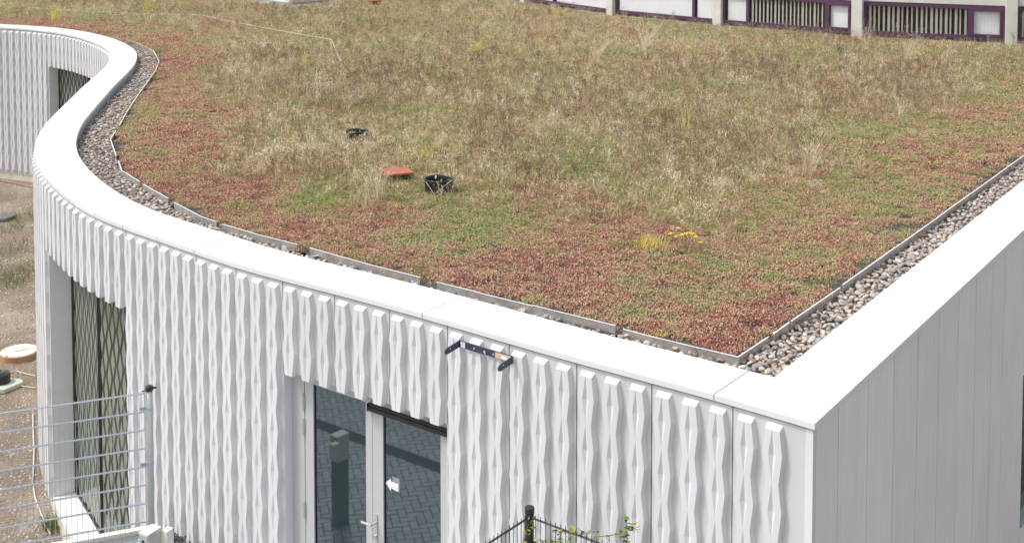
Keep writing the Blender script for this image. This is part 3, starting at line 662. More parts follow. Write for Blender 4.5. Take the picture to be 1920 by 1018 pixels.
def big_mesh(name, V, Fc, n_per, mats, rnd, parent=None, smooth=False, kind='stuff'):
    """V (n,k,3) vertices, Fc (m,3|4) faces of one piece; rnd one value per piece"""
    n, k, _ = V.shape; Fc = np.array(Fc); me = bpy.data.meshes.new(name); fl = (Fc[None]+np.arange(n)[:, None, None]*k).reshape(-1, Fc.shape[1])
    me.vertices.add(n*k); me.vertices.foreach_set('co', V.reshape(-1).astype(np.float32))
    me.loops.add(fl.size); me.loops.foreach_set('vertex_index', fl.reshape(-1).astype(np.int32))
    me.polygons.add(len(fl)); me.polygons.foreach_set('loop_start', np.arange(0, fl.size, Fc.shape[1], dtype=np.int32))
    me.update(calc_edges=True); a = me.attributes.new('rnd', 'FLOAT', 'POINT'); a.data.foreach_set('value', np.repeat(rnd, k).astype(np.float32))
    for m in (mats if isinstance(mats, list) else [mats]): me.materials.append(m)
    if smooth: me.polygons.foreach_set('use_smooth', [True]*len(me.polygons))
    me.validate(); o = bpy.data.objects.new(name, me); link(o, parent); o['kind'] = kind; return o
def rotmats(n, tilt):
    a, b, c = RNG.uniform(-tilt, tilt, n), RNG.uniform(-tilt, tilt, n), RNG.uniform(0, 2*np.pi, n)
    cz, sz = np.cos(c), np.sin(c); cx, sx = np.cos(a), np.sin(a); cy, sy = np.cos(b), np.sin(b); z = np.zeros(n); o = np.ones(n)
    Rz = np.stack([cz, -sz, z, sz, cz, z, z, z, o], -1).reshape(-1, 3, 3); Rx = np.stack([o, z, z, z, cx, -sx, z, sx, cx], -1).reshape(-1, 3, 3)
    Ry = np.stack([cy, z, sy, z, o, z, -sy, z, cy], -1).reshape(-1, 3, 3); return Rz@Rx@Ry
def pebbles(name, P, z, rr, parent, sub=1, m=None):
    v, f = ico(sub); sh = np.array([stone_shape(v, np.random.default_rng(300+k)) for k in range(10)]); n = len(P)
    V = sh[RNG.integers(0, 10, n)]*rr[:, None, None]; V = np.einsum('nij,nkj->nki', rotmats(n, .5), V)
    V += np.concatenate([P, z[:, None]], 1)[:, None]
    return big_mesh(name, V, f, 0, m or M['stoneattr'], RNG.random(n), parent, True)
rest = np.array([i for i in order if i not in ss])
near = rest[dist[rest] < 16]; farr = rest[dist[rest] >= 16]
pebbles('pebbles', G[near], RNG.uniform(3.995, 4.035, len(near)), RNG.uniform(.024, .052, len(near)), gb, 2)
pebbles('pebbles', G[farr], RNG.uniform(3.995, 4.037, len(farr)), RNG.uniform(.028, .048, len(farr)), gb, 1)

# ------------------------------------------------------------------ planting on the roof
def vnoise(P, sc, seed):
    rg = np.random.default_rng(seed); T = rg.random((257, 257)); X = (P*sc) % 256; i = np.floor(X).astype(int); f = X-i; f = f*f*(3-2*f)
    a = T[i[:, 0], i[:, 1]]; b = T[i[:, 0]+1, i[:, 1]]; c = T[i[:, 0], i[:, 1]+1]; d = T[i[:, 0]+1, i[:, 1]+1]
    return (a*(1-f[:, 0])+b*f[:, 0])*(1-f[:, 1])+(c*(1-f[:, 0])+d*f[:, 0])*f[:, 1]
def leafy(name, n, rad, hmin, hmax, ln, wd, tilt, mats, seed, seg=1, heads=0, spread=0., kind='leaf', droop=0., wind=0.):
    """one clump of leaves or blades as a mesh with a per-leaf random value"""
    rg = np.random.default_rng(seed); v, f, rn, mi = [], [], [], []
    for _ in range(n):
        r = rad*math.sqrt(rg.random()); a = rg.uniform(0, 6.283); x, y = r*math.cos(a), r*math.sin(a); z = rg.uniform(hmin, hmax)*(1-.5*(r/rad)**2 if kind == 'leaf' else 1)
        h = rg.uniform(0, 6.283); q = rg.random(); L = ln*rg.uniform(.6, 1.25); W = wd*rg.uniform(.7, 1.3)
        if kind == 'leaf':
            t = rg.uniform(-tilt, tilt); d = np.array([math.cos(h)*math.cos(t), math.sin(h)*math.cos(t), abs(math.sin(t))+.25]); d /= np.linalg.norm(d)
            s_ = np.array([-math.sin(h), math.cos(h), rg.uniform(-.6, .6)]); s_ /= np.linalg.norm(s_); o = np.array([x, y, z]); b0 = len(v)
            v += [o, o+d*L*.5+s_*W/2, o+d*L, o+d*L*.5-s_*W/2]; f.append((b0, b0+1, b0+2, b0+3)); rn += [q]*4; mi.append(0)
        else:
            lean = rg.uniform(0, tilt); d = np.array([math.cos(h)*math.sin(lean)+wind, math.sin(h)*math.sin(lean), math.cos(lean)]); d /= np.linalg.norm(d)
            s_ = np.array([-math.sin(h+1), math.cos(h+1), 0]); o = np.array([x, y, 0.]); p = o.copy(); b0 = len(v); m = seg+1
            for k in range(m+1):
                ww = W*(1-k/(m+.6))
                v += [p+s_*ww/2, p-s_*ww/2]; rn += [q]*2
                p = p+d*L/m; d = d+np.array([math.cos(h)*.25+wind, math.sin(h)*.25, -droop])*(.6 if k else .3); d /= np.linalg.norm(d)
            for k in range(m): f.append((b0+2*k, b0+2*k+1, b0+2*k+3, b0+2*k+2)); mi.append(0)
            if heads and rg.random() < heads:      # feathery seed head made of short spikelets
                tip = np.array(v[-1])
                for _k in range(5):
                    e = np.array([rg.normal()*.5, rg.normal()*.5, rg.uniform(-.2, 1)]); e /= np.linalg.norm(e); t2 = np.array([-e[1], e[0], 0])+1e-6; t2 /= np.linalg.norm(t2)
                    b1 = len(v); c = tip-d*.015*_k; v += [c, c+e*.012+t2*.004, c+e*.028, c+e*.012-t2*.004]; f.append((b1, b1+1, b1+2, b1+3)); rn += [min(1, q*.4+.6)]*4; mi.append(0)
    me = mesh(name, v, f, mats); a = me.attributes.new('rnd', 'FLOAT', 'POINT'); a.data.foreach_set('value', np.array(rn, np.float32)); return me
def stalks(name, seed, hgt=.32):
    rg = np.random.default_rng(seed); mb = MB(); 
    for _ in range(4):
        a = rg.uniform(0, 6.28); l = rg.uniform(0, .25); base = Vector((rg.uniform(-.05, .05), rg.uniform(-.05, .05), 0)); top = base+Vector((math.cos(a)*l*hgt, math.sin(a)*l*hgt, hgt*rg.uniform(.7, 1.15)))
        mid = (base+top)/2+Vector((rg.normal()*.01, rg.normal()*.01, 0)); mb.tube([base, mid, top], .0022, 3, taper=.0014)
        for k in range(int(rg.integers(3, 6))):
            e = top+Vector((rg.normal()*.035, rg.normal()*.035, rg.uniform(-.01, .05))); mb.tube([mid.lerp(top, rg.uniform(.4, 1)), e], .0013, 3)
            r = rg.uniform(.005, .010); mb.add([e+Vector(q)*r for q in ((1,0,0),(0,1,0),(-1,0,0),(0,-1,0),(0,0,.9),(0,0,-.7))], [(0,1,4),(1,2,4),(2,3,4),(3,0,4),(1,0,5),(2,1,5),(3,2,5),(0,3,5)], 1)
    me = mesh(name, mb.v, mb.f, [M['stalk'], M['seedhead']]); me.polygons.foreach_set('material_index', mb.mi)
    a = me.attributes.new('rnd', 'FLOAT', 'POINT'); a.data.foreach_set('value', RNG.random(len(me.vertices)).astype(np.float32)); return me
def scatter(name, label, meshes, P, z, scale, tilt, idx=None, cat='plants', tone=None):
    """one mass of growth: points carry index, turn and size; geometry nodes set a clump on each"""
    col = bpy.data.collections.new(name+'_kinds')
    for i, m in enumerate(meshes): col.objects.link(bpy.data.objects.new('%s_clump_%02d' % (name, i), m))
    n = len(P); me = bpy.data.meshes.new(name); me.vertices.add(n)
    me.vertices.foreach_set('co', np.concatenate([P, z[:, None]], 1).reshape(-1).astype(np.float32))
    a = me.attributes.new('kind_index', 'INT', 'POINT'); a.data.foreach_set('value', (RNG.integers(0, len(meshes), n) if idx is None else idx).astype(np.int32))
    rot = np.stack([RNG.uniform(-tilt, tilt, n), RNG.uniform(-tilt, tilt, n), RNG.uniform(0, 6.283, n)], 1)
    a = me.attributes.new('turn', 'FLOAT_VECTOR', 'POINT'); a.data.foreach_set('vector', rot.reshape(-1).astype(np.float32))
    a = me.attributes.new('size', 'FLOAT', 'POINT'); a.data.foreach_set('value', scale.astype(np.float32))
    a = me.attributes.new('tone', 'FLOAT', 'POINT'); a.data.foreach_set('value', (np.zeros(n) if tone is None else tone).astype(np.float32))
    o = bpy.data.objects.new(name, me); link(o); tag(o, label, cat, kind='stuff')
    ng = bpy.data.node_groups.new(name, 'GeometryNodeTree'); ng.interface.new_socket('Geometry', in_out='INPUT', socket_type='NodeSocketGeometry'); ng.interface.new_socket('Geometry', in_out='OUTPUT', socket_type='NodeSocketGeometry')
    gi, go = ng.nodes.new('NodeGroupInput'), ng.nodes.new('NodeGroupOutput')
    ci = ng.nodes.new('GeometryNodeCollectionInfo'); ci.inputs['Collection'].default_value = col; ci.inputs['Separate Children'].default_value = True; ci.inputs['Reset Children'].default_value = True
    ip = ng.nodes.new('GeometryNodeInstanceOnPoints'); ip.inputs['Pick Instance'].default_value = True
    def attr(nm, ty):
        q = ng.nodes.new('GeometryNodeInputNamedAttribute'); q.data_type = ty; q.inputs['Name'].default_value = nm
        return [s for s in q.outputs if s.enabled][0]
    er = ng.nodes.new('FunctionNodeEulerToRotation')
    ng.links.new(gi.outputs[0], ip.inputs['Points']); ng.links.new(ci.outputs[0], ip.inputs['Instance']); ng.links.new(attr('kind_index', 'INT'), ip.inputs['Instance Index'])
    ng.links.new(attr('turn', 'FLOAT_VECTOR'), er.inputs[0]); ng.links.new(er.outputs[0], ip.inputs['Rotation']); ng.links.new(attr('size', 'FLOAT'), ip.inputs['Scale'])
    ng.links.new(ip.outputs[0], go.inputs[0]); md = o.modifiers.new('scatter', 'NODES'); md.node_group = ng; return o
def in_view(P, z, m=160):
    d = P[:, 1]*math.cos(PT)-(z-HC)*math.sin(PT); u = 960+F*P[:, 0]/d; return (u > -m-250*(P[:, 1] < 20)) & (u < 1920+m+250*(P[:, 1] < 20))
CLEAR = [(at(823, 334, 4.25), .20), (at(670, 245, 4.23), .17), (at(745, 323, 4.15), .20), (at(213, 34, 4.12), .3)]   # nothing grows inside the shafts or through the slabs
def grid(y0, y1, sp):
    x = np.arange(-26, 24, sp); y = np.arange(y0, y1, sp); P = np.stack(np.meshgrid(x, y), -1).reshape(-1, 2)+0.
    P += RNG.uniform(-sp*.5, sp*.5, P.shape); P = P[inpoly(P, SOILP)]; P = P[in_view(P, 4.05)]
    for c, rr in CLEAR: P = P[np.linalg.norm(P-c, axis=1) > rr]
    return P
# distance to the edging, to thin the growth there
ED = np.array(EDGE2)
def edist(P):
    best = np.full(len(P), 1e9)
    for a, b in zip(ED[:-1], ED[1:]):
        d = b-a; t = np.clip(((P-a)@d)/(d@d), 0, 1); best = np.minimum(best, np.linalg.norm(P-(a+t[:, None]*d), axis=1))
    return best
# area of tall dry grass
GP = np.array([tuple(at(x, y, 4.1)) for x, y in [(-60, 8), (40, 38), (200, 42), (360, 62), (400, 110), (375, 160), (430, 215), (430, 300), (540, 372), (700, 395), (860, 385), (1000, 395), (1180, 405), (1330, 432), (1480, 375), (1590, 300), (1700, 240), (1810, 190), (1960, 130), (1960, 60)]]+[(26, 60), (-30, 60)])
def gdist(P, poly):
    ins = inpoly(P, poly); best = np.full(len(P), 1e9)
    for a, b in zip(poly, np.roll(poly, -1, 0)):
        d = b-a; t = np.clip(((P-a)@d)/(d@d), 0, 1); best = np.minimum(best, np.linalg.norm(P-(a+t[:, None]*d), axis=1))
    return np.where(ins, best, -best)
def barem(P, e, sl=0.): return ((vnoise(P, 2.1, 5)+.5*vnoise(P, 6, 6) > 1.10-sl) & (e < .42+sl)) | ((vnoise(P, 3.1, 9) > .975-sl*.4) & (e < 1.2))
PS = np.concatenate([grid(10, 18, .145), grid(18, 28, .19), grid(28, 50, .26)]); SCL = np.where(PS[:, 1] < 18, 1., np.where(PS[:, 1] < 28, 1.3, 1.8))
e_ = edist(PS); bare = barem(PS, e_) | (e_ < .09); PS, SCL = PS[~bare], SCL[~bare]
PB = grid(10, 34, .026); eb = edist(PB); PB = PB[(eb < 2.1) & (eb > .015)]; eb = edist(PB); dn = np.where(barem(PB, eb, .06) | (eb < .12), .95, .03); PB = PB[RNG.random(len(PB)) < dn]
M['granule'] = mat('substrate_granules', (.30, .27, .27), .9, col2=(.03, .028, .03), vscale=55)
o = pebbles('substrate', PB, RNG.uniform(4.03, 4.042, len(PB)), RNG.uniform(.007, .016, len(PB)), None, 1, M['granule']); tag(o, 'dark crumbly substrate showing between sedum and edging strip', 'substrate')
eS = edist(PS); gS = gdist(PS, GP); leftn = np.clip((3.0-PS[:, 0])/3, 0, 1)     # red where the mat is thin along the left and front edges, greener inside
tS = -.17*np.exp(-(eS/1.9)**2)*(.35+.65*leftn)+.11*np.clip(gS/1.5+.3, 0, 1)+.04+.10*(vnoise(PS, 1.4, 55)-.5)+.16*(vnoise(PS, .45, 56)-.5)
sm = [leafy('sedum_clump', 230, .13, .012, .05, .020, .013, .8, M['sedum'], 20+i) for i in range(8)]
scatter('sedum_carpet', 'low carpet of red and green sedum covering the roof between the edging strips', sm, PS, np.full(len(PS), 4.03), SCL*RNG.uniform(.85, 1.25, len(PS)), .12, cat='ground cover', tone=tS)
def grassmask(P, soft=1.0):
    g = gdist(P, GP); n = vnoise(P, .9, 31)*.6+vnoise(P, 2.7, 32)*.4; return np.clip((g/soft+ (n-.5)*2.2)+.35, 0, 1)
PG = np.concatenate([grid(11, 20, .155), grid(20, 32, .19), grid(32, 50, .24)]); gm = grassmask(PG); keep = RNG.random(len(PG)) < gm*(.62+.38*np.clip((PG[:, 1]-16)/8, 0, 1)); PG = PG[keep]; gm = gm[keep]
gk = [leafy('grass_clump', 26, .07, 0, 0, .19, .0055, .55, M['grass'], 40+i, 2, .35, kind='blade', droop=.12) for i in range(6)]
gk += [leafy('grass_clump', 34, .05, 0, 0, .26, .005, .8, M['grass'], 50+i, 3, .15, kind='blade', droop=.38, wind=.15) for i in range(3)]
gk += [leafy('grass_clump', 30, .08, 0, 0, .12, .006, .7, M['greengrass'], 60+i, 2, 0, kind='blade', droop=.15) for i in range(2)]
gk += [leafy('grass_clump', 24, .05, 0, 0, .30, .0075, .55, M['straw'], 65+i, 3, .6, kind='blade', droop=.30, wind=.18*(-1)**i) for i in range(3)]
gn = vnoise(PG, .8, 41)*.6+vnoise(PG, 3, 42)*.4
idx = RNG.integers(0, 7, len(PG)); m_ = RNG.random(len(PG)) < .10; idx[m_] = RNG.integers(6, 9, m_.sum()); m_ = (gn > .50) & (RNG.random(len(PG)) < .42) & (PG[:, 1] < 44); idx[m_] = RNG.integers(9, 11, m_.sum())
m_ = RNG.random(len(PG)) < .022; idx[m_] = RNG.integers(11, 14, m_.sum())
scatter('dry_grass', 'tall dry straw-coloured grass growing over the middle and far part of the roof', gk, PG, np.full(len(PG), 4.03), RNG.uniform(.7, 1.3, len(PG))*np.where(gm < .6, .75, 1), .15, idx, cat='grass')
# low green patches inside the sedum
PL = np.concatenate([grid(11, 20, .17), grid(20, 32, .25)]); n = vnoise(PL, .9, 71)*.5+vnoise(PL, 2.6, 72)*.5; g = gdist(PL, GP)
keep = (n+np.clip(1-np.abs(g-.2)/2.2, 0, 1)*.16 > .70) & (edist(PL) > .15); PL = PL[keep]
gl = [leafy('green_clump', 45, .09, 0, 0, .075, .006, .9, M['greengrass'], 80+i, 1, 0, kind='blade', droop=.2) for i in range(4)]
scatter('green_grass', 'patches of short fresh green grass among the sedum on the roof', gl, PL, np.full(len(PL), 4.035), RNG.uniform(.6, 1.2, len(PL)), .15, cat='grass')
PK = np.concatenate([grid(12, 30, .22), grid(30, 48, .36)]); gm = grassmask(PK); keep = RNG.random(len(PK)) < gm*np.clip(vnoise(PK, .7, 91)*1.5-.2, 0, 1); PK = PK[keep]
sk = [stalks('seed_stalk', 200+i) for i in range(6)]
scatter('seed_stalks', 'thin brown seed stalks with dark knobbly heads standing among the dry grass', sk, PK, np.full(len(PK), 4.03), RNG.uniform(.7, 1.2, len(PK)), .1, cat='plants')

# single plants one can point at
def plant(name, label, px, py, m, n, ln, wd, tilt, cat='plant', group=None, rad=.07, droop=.12, seg=2, heads=0, z=4.035, wind=0.):
    n = n if m != M['yellow'] or ln < .3 else max(8, int(n*.55)); p = at(px, py, z+.03); me = leafy(name, int(n*(2.4 if m == M['yellow'] else 1.6)), rad*1.25, 0, 0, ln*((1.35 if ln > .15 and py < 400 else .9) if m == M['yellow'] else 1.05), wd*(.75 if m == M['yellow'] else 1), tilt, m, int(px*7+py), seg, heads, kind='blade', droop=droop, wind=wind)
    o = bpy.data.objects.new(name, me); link(o); o.location = (p[0], p[1], z); tag(o, label, cat, group); return o
gy_ = 'yellow-green plants on the roof'
plant('yellow_plant', 'bushy yellow-green plant in the sedum just left of the flowering yellow plant', 1222, 462, M['yellow'], 70, .17, .016, .6, group=gy_, rad=.14)
plant('yellow_plant', 'small yellow-green tuft at the left foot of the bushy yellow-green plant', 1196, 466, M['yellow'], 26, .09, .014, .8, group=gy_, rad=.06)
plant('yellow_plant', 'yellow plant standing between the orange slab and the black shaft in front', 806, 297, M['yellow'], 44, .19, .016, .35, group=gy_, rad=.10)
plant('yellow_plant', 'small orange-yellow plant far back in the dry grass above the roof centre', 893, 104, M['yellow'], 34, .28, .022, .4, group=gy_, rad=.10)
plant('yellow_plant', 'tall thin pale yellow plant in the dry grass right of the roof centre', 1286, 262, M['yellow'], 18, .52, .016, .22, group=gy_, rad=.06, droop=.03)
plant('yellow_plant', 'pale yellow plant nearest the far white coping at upper left', 101, 40, M['yellow'], 40, .40, .026, .4, group=gy_, rad=.14)
plant('yellow_plant', 'orange-yellow plant behind the pale rope at upper left', 279, 26, M['yellow'], 36, .38, .03, .35, group=gy_, rad=.13)
plant('yellow_plant', 'small yellow plant in the grass near the upper right windows', 1047, 40, M['yellow'], 26, .36, .022, .35, group=gy_, rad=.10)
plant('yellow_plant', 'small yellow tuft in the grass below the stake of the rope', 572, 124, M['yellow'], 26, .22, .016, .5, group=gy_, rad=.08)
plant('yellow_plant', 'low yellow-green cushion at the edging strip near the front corner', 1240, 622, M['yellow'], 40, .055, .014, 1.0, group=gy_, rad=.07)
fp = at(1292, 470, 4.06); fo = empty('flowering_plant', (fp[0], fp[1], 4.035)); tag(fo, 'grey-green bush with bright yellow flower heads in the front sedum', 'plant')
me = leafy('foliage', 110, .17, 0, 0, .16, .006, .8, M['stalk'], 5, 2, 0, kind='blade', droop=.1); link(bpy.data.objects.new('foliage', me), fo)
me = leafy('leaves', 50, .16, 0, 0, .09, .008, .9, M['greengrass'], 6, 1, 0, kind='blade', droop=.2); link(bpy.data.objects.new('leaves', me), fo)
for (x, y) in [(1272, 428), (1256, 438), (1290, 437), (1284, 438), (1298, 439), (1303, 444), (1265, 445), (1312, 455), (1276, 441)]:
    h = random.uniform(.15, .25); d = (fp[1]); X = (x-960)/F*(d+.25)-fp[0]; Y = random.uniform(-.06, .08); 
    Z = HC-(y-PPY)/F*0; zz = None
    lo_, hi_ = 4.0, 4.8
    for _ in range(30):
        mm = (lo_+hi_)/2
        if proj(fp[0]+X, fp[1]+Y, mm)[1] > y: lo_ = mm
        else: hi_ = mm
    zt2 = lo_-4.035
    m_ = MB(); m_.tube([(X*.4, Y*.4, 0), (X, Y, zt2)], .002, 4); st = m_.build('stem', M['stalk'], fo)
    m_ = MB()
    for k in range(5):
        a = k*1.256; m_.lathe([(0, .008), (.014, .004), (.010, -.004), (0, -.006)], (X+.016*math.cos(a), Y+.016*math.sin(a), zt2+random.uniform(-.006, .006)), 7)
    m_.build('flower', M['flower'], st)
gg = 'fresh green grass tufts on the roof'
for lab, x, y, n, ln in [('green grass tuft growing out of red sedum above the left edging strip', 432, 388, 60, .09), ('green grass tuft at the front edge of the dry grass left of the orange slab', 612, 380, 90, .11),
    ('bright green grass patch at the right edge of the dry grass', 1512, 268, 90, .13), ('wide green grass tuft in the sedum right of the dry grass', 1640, 300, 80, .11), ('small green tuft beside the right edging strip', 1703, 430, 50, .06),
    ('dark green grass tuft far back between rope and office windows', 666, 50, 60, .22), ('green tuft half hidden behind the left bend of the edging', 292, 148, 40, .12), ('small green tuft at the outer tip of the pebble bend', 296, 97, 40, .12)]:
    plant('green_tuft', lab, x, y, M['fresh'], n, ln, .009, .8, 'grass tuft', gg, rad=.14 if n > 60 else .09)
gt = 'tall pale dry grass clumps'
for lab, x, y, ln, wi, n in [('tall leaning pale grass stems right of centre on the roof', 1512, 330, .62, .16, 22), ('thin pale grass stems standing left of the orange slab', 688, 392, .50, .05, 12),
    ('arched pale grass tuft lying over left of the orange slab', 712, 372, .42, -.25, 26), ('tall wispy pale clump below the office windows at upper right', 1700, 118, .75, .15, 40), ('wispy pale arching clump in the far grass at the upper middle', 1210, 96, .75, .2, 40),
    ('pale feathery clump behind the roof centre', 1110, 130, .60, .2, 40), ('pale arched clump in front of the right office window', 1625, 92, .62, -.1, 36), ('broad pale clump in mid roof right of the yellow stem plant', 1330, 235, .42, .1, 30), ('pale flattened clump above the dark shaft behind', 590, 190, .50, .3, 40), ('pale tuft in front of the tall thin yellow plant', 1250, 330, .45, .15, 26)]:
    plant('tall_grass', lab, x, y, M['straw'], n, ln*1.1, .009, .38, 'grass clump', gt, rad=.08, droop=.14, seg=3, heads=.8, wind=wi*.5)
# upright dark green seedling far right
p = at(1573, 106, 4.06); o = empty('conifer_seedling', (p[0], p[1], 4.03)); tag(o, 'small upright dark green shrub alone in the dry grass below the office windows', 'shrub')
m_ = MB(); m_.tube([(0, 0, 0), (0, 0, .42)], .008, 5, taper=.003); m_.build('stem', M['wood'], o)
me = leafy('foliage', 140, .07, .05, .42, .07, .03, .8, M['weed'], 77); link(bpy.data.objects.new('foliage', me), o)

# shafts, slabs, rope
def shaft(px, py, r, h, label, broken=False):
    p = at(px, py, 4.03+h); o = empty('inspection_shaft', (p[0], p[1], 4.0)); tag(o, label, 'drain shaft', 'black plastic shafts on the roof')
    m_ = MB(); H = h+.03; m_.lathe([(r*.93, 0), (r*.95, H*.5), (r*.97, H-.02), (r*1.02, H-.015), (r*1.02, H), (r*.97, H), (r*.94, H-.02), (r*.92, .05)], n=40); m_.build('ring_wall', M['plastic'], o, True)
    m_ = MB(); m_.lathe([(r*.92, .05), (.0, .05)], n=40); m_.build('base', M['plastic'], o)
    return o, p
o1, p1 = shaft(823, 334, .205, .22, 'open black plastic shaft in front with dry stems crossed over its side')
m_ = MB(); m_.lathe([(.10, 0), (.11, .012), (.0, .016)], (0.01, -.02, .17), 24); m_.build('inner_cover', M['zincpost'], o1)
m_ = MB(); m_.lathe([(0, .02), (.012, .015), (.012, -.02), (0, -.02)], (-.05, .10, .24), 10); m_.build('knob', M['lid'], o1)
for (a, b) in [((-.17, -.16, .24), (-.03, -.225, .05)), ((.19, -.15, .26), (-.04, -.23, .09)), ((-.02, -.21, .25), (.05, -.22, .08))]:
    m_ = MB(); m_.tube([a, b], .0035, 4); s_ = m_.build('dry_stem', M['rope']); s_.location = o1.location; tag(s_, None, None)
    s_['label'] = {-.17: 'dry pale stem slanting down the left side of the front black shaft', .19: 'dry pale stem slanting down to the left across the front black shaft', -.02: 'short dry pale stem in the middle of the front black shaft'}[a[0]]; s_['category'] = 'stem'; s_['group'] = 'dry stems on the front shaft'
o2, p2 = shaft(670, 245, .19, .20, 'black plastic shaft ring half buried in dry grass further back')
p = at(745, 323, 4.15); o = empty('orange_slab', (p[0], p[1], 4.03), R(20)); tag(o, 'rust-orange square slab lying raised in the grass beside the black shaft', 'slab')
m_ = MB(); m_.box((0, 0, .13), (.40, .40, .03)); bev(m_.build('slab_top', M['rust'], o), .006)
m_ = MB(); m_.box((.0, 0, .055), (.30, .30, .118)); m_.build('slab_foot', M['core'], o)
p = at(213, 34, 4.15); o = empty('brown_slab', (p[0], p[1], 4.03), R(10)); tag(o, 'flat dark brown slab in the grass near the rope at upper left', 'slab')
m_ = MB(); m_.box((0, 0, .09), (.75, .55, .04)); bev(m_.build('slab_top', M['brown'], o), .006); m_ = MB(); m_.box((0, 0, .03), (.55, .4, .07)); m_.build('slab_foot', M['core'], o)
p = at(703, 4, 4.2); o = empty('brown_box', (p[0], p[1], 4.03), R(30)); tag(o, 'small reddish brown box in the grass at the top edge right of the skylight', 'box')
m_ = MB(); m_.box((0, 0, .10), (.35, .3, .2)); bev(m_.build('box_body', M['rust'], o), .01); m_ = MB(); m_.box((0, 0, .215), (.4, .35, .025)); m_.build('box_lid', M['rust'], o)
rope_px = [(60, 15, 4.2), (120, 19, 4.2), (200, 23.5, 4.18), (285, 27, 4.16), (345, 27, 4.16), (378, 29, 4.2), (450, 44, 4.24), (530, 59, 4.28), (600, 71, 4.33), (620.5, 74.5, 4.36)]
m_ = MB(); m_.tube([(*at(x, y, z), z) for x, y, z in rope_px], .005, 5); rp = m_.build('rope', M['rope']); tag(rp, 'pale rope stretched low over the far grass to a short white stake', 'rope')
m_ = MB(); m_.tube([(*at(x, y, z), z) for x, y, z in [(622, 76, 4.35), (632, 100, 4.25), (645, 128, 4.15), (658, 145, 4.08)]], .005, 5); rp2 = m_.build('rope', M['rope']); tag(rp2, 'thin pale line running from the stake down into the grass', 'rope')
p = at(621, 80, 4.30); o = empty('stake', (p[0], p[1], 4.03)); tag(o, 'short white stake holding the rope in the far grass', 'stake')
m_ = MB(); m_.tube([(0, 0, 0), (0, 0, .33)], .012, 6); m_.build('shank', M['white'], o); m_ = MB(); m_.lathe([(0, 0), (.02, 0), (.02, .03), (0, .035)], (0, 0, .33), 8); m_.build('cap', M['white'], o)
# skylight on its gravel patch
c0, c1, c2 = at(488, 1.7, 4.13), at(543, 10.5, 4.13), at(618, 3.3, 4.13); c3 = c0+c2-c1
sk_ = empty('skylight'); tag(sk_, 'low white skylight kerb at the top edge of the roof on a grey gravel patch', 'skylight')
cc = (c0+c2)/2; sc_ = lambda k: [tuple(cc+(p-cc)*k) for p in (c0, c1, c2, c3)]
m_ = MB(); m_.prism(sc_(1.0), 4.13, 4.20); m_.build('base_flange', M['upstand'], sk_)
m_ = MB(); m_.prism(sc_(.985), 4.203, 4.36); m_.build('kerb_wall', M['white'], sk_)
m_ = MB(); m_.prism(sc_(1.02), 4.363, 4.42); m_.build('frame', M['white'], sk_)
m_ = MB(); b4 = sc_(.97); t4 = sc_(.55); m_.add([(*q, 4.423) for q in b4]+[(*q, 4.75) for q in t4], [(0, 1, 5, 4), (1, 2, 6, 5), (2, 3, 7, 6), (3, 0, 4, 7), (4, 5, 6, 7)]); m_.build('dome', M['offglass'], sk_)
n = 1500; q = RNG.uniform(-1, 1, (n, 2)); e1 = (c2-c1)/2*1.45; e2 = (c0-c1)/2*1.7; P = cc+q[:, :1]*e1+q[:, 1:]*e2
gp = pebbles('skylight_gravel', P, RNG.uniform(4.10, 4.13, n), RNG.uniform(.04, .07, n), None, 1); tag(gp, 'grey gravel patch round the foot of the skylight', 'gravel')
m_ = MB(); m_.prism([tuple(cc+e1*a+e2*b) for a, b in ((-1.02, -1.02), (1.02, -1.02), (1.02, 1.02), (-1.02, 1.02))], 4.02, 4.105); o = m_.build('gravel_pad', M['joint']); tag(o, kind='structure')

# ------------------------------------------------------------------ office building beyond the roof
ob = empty('office_building'); tag(ob, 'concrete office building with a band of purple-framed windows just above the grass', 'building')
OB = [at(x, y, 4.2) for x, y in [(700, -30), (860, -14), (985, 1), (1149, 24), (1349, 43), (1609, 64), (1895, 77), (2190, 84), (2500, 88)]]
colw = .17
def obox(mb, a, b, t0, t1, y0, y1, z0, z1, mi=0):
    d = (b-a)/np.linalg.norm(b-a); n = np.array([d[1], -d[0]])
    if n[1] > 0: n = -n
    P = [a+d*t0+n*y0, a+d*t1+n*y0, a+d*t1+n*y1, a+d*t0+n*y1]; mb.prism([tuple(p) for p in P], z0, z1, mi)
for p, q, r_ in zip(OB[:-2], OB[1:-1], OB[2:]):
    d = (r_-p)/np.linalg.norm(r_-p); m_ = MB(); m_.box((q[0], q[1], 4.65), (.30, .34, 1.5), math.atan2(d[1], d[0])); bev(m_.build('column', M['offconc'], ob), .01)
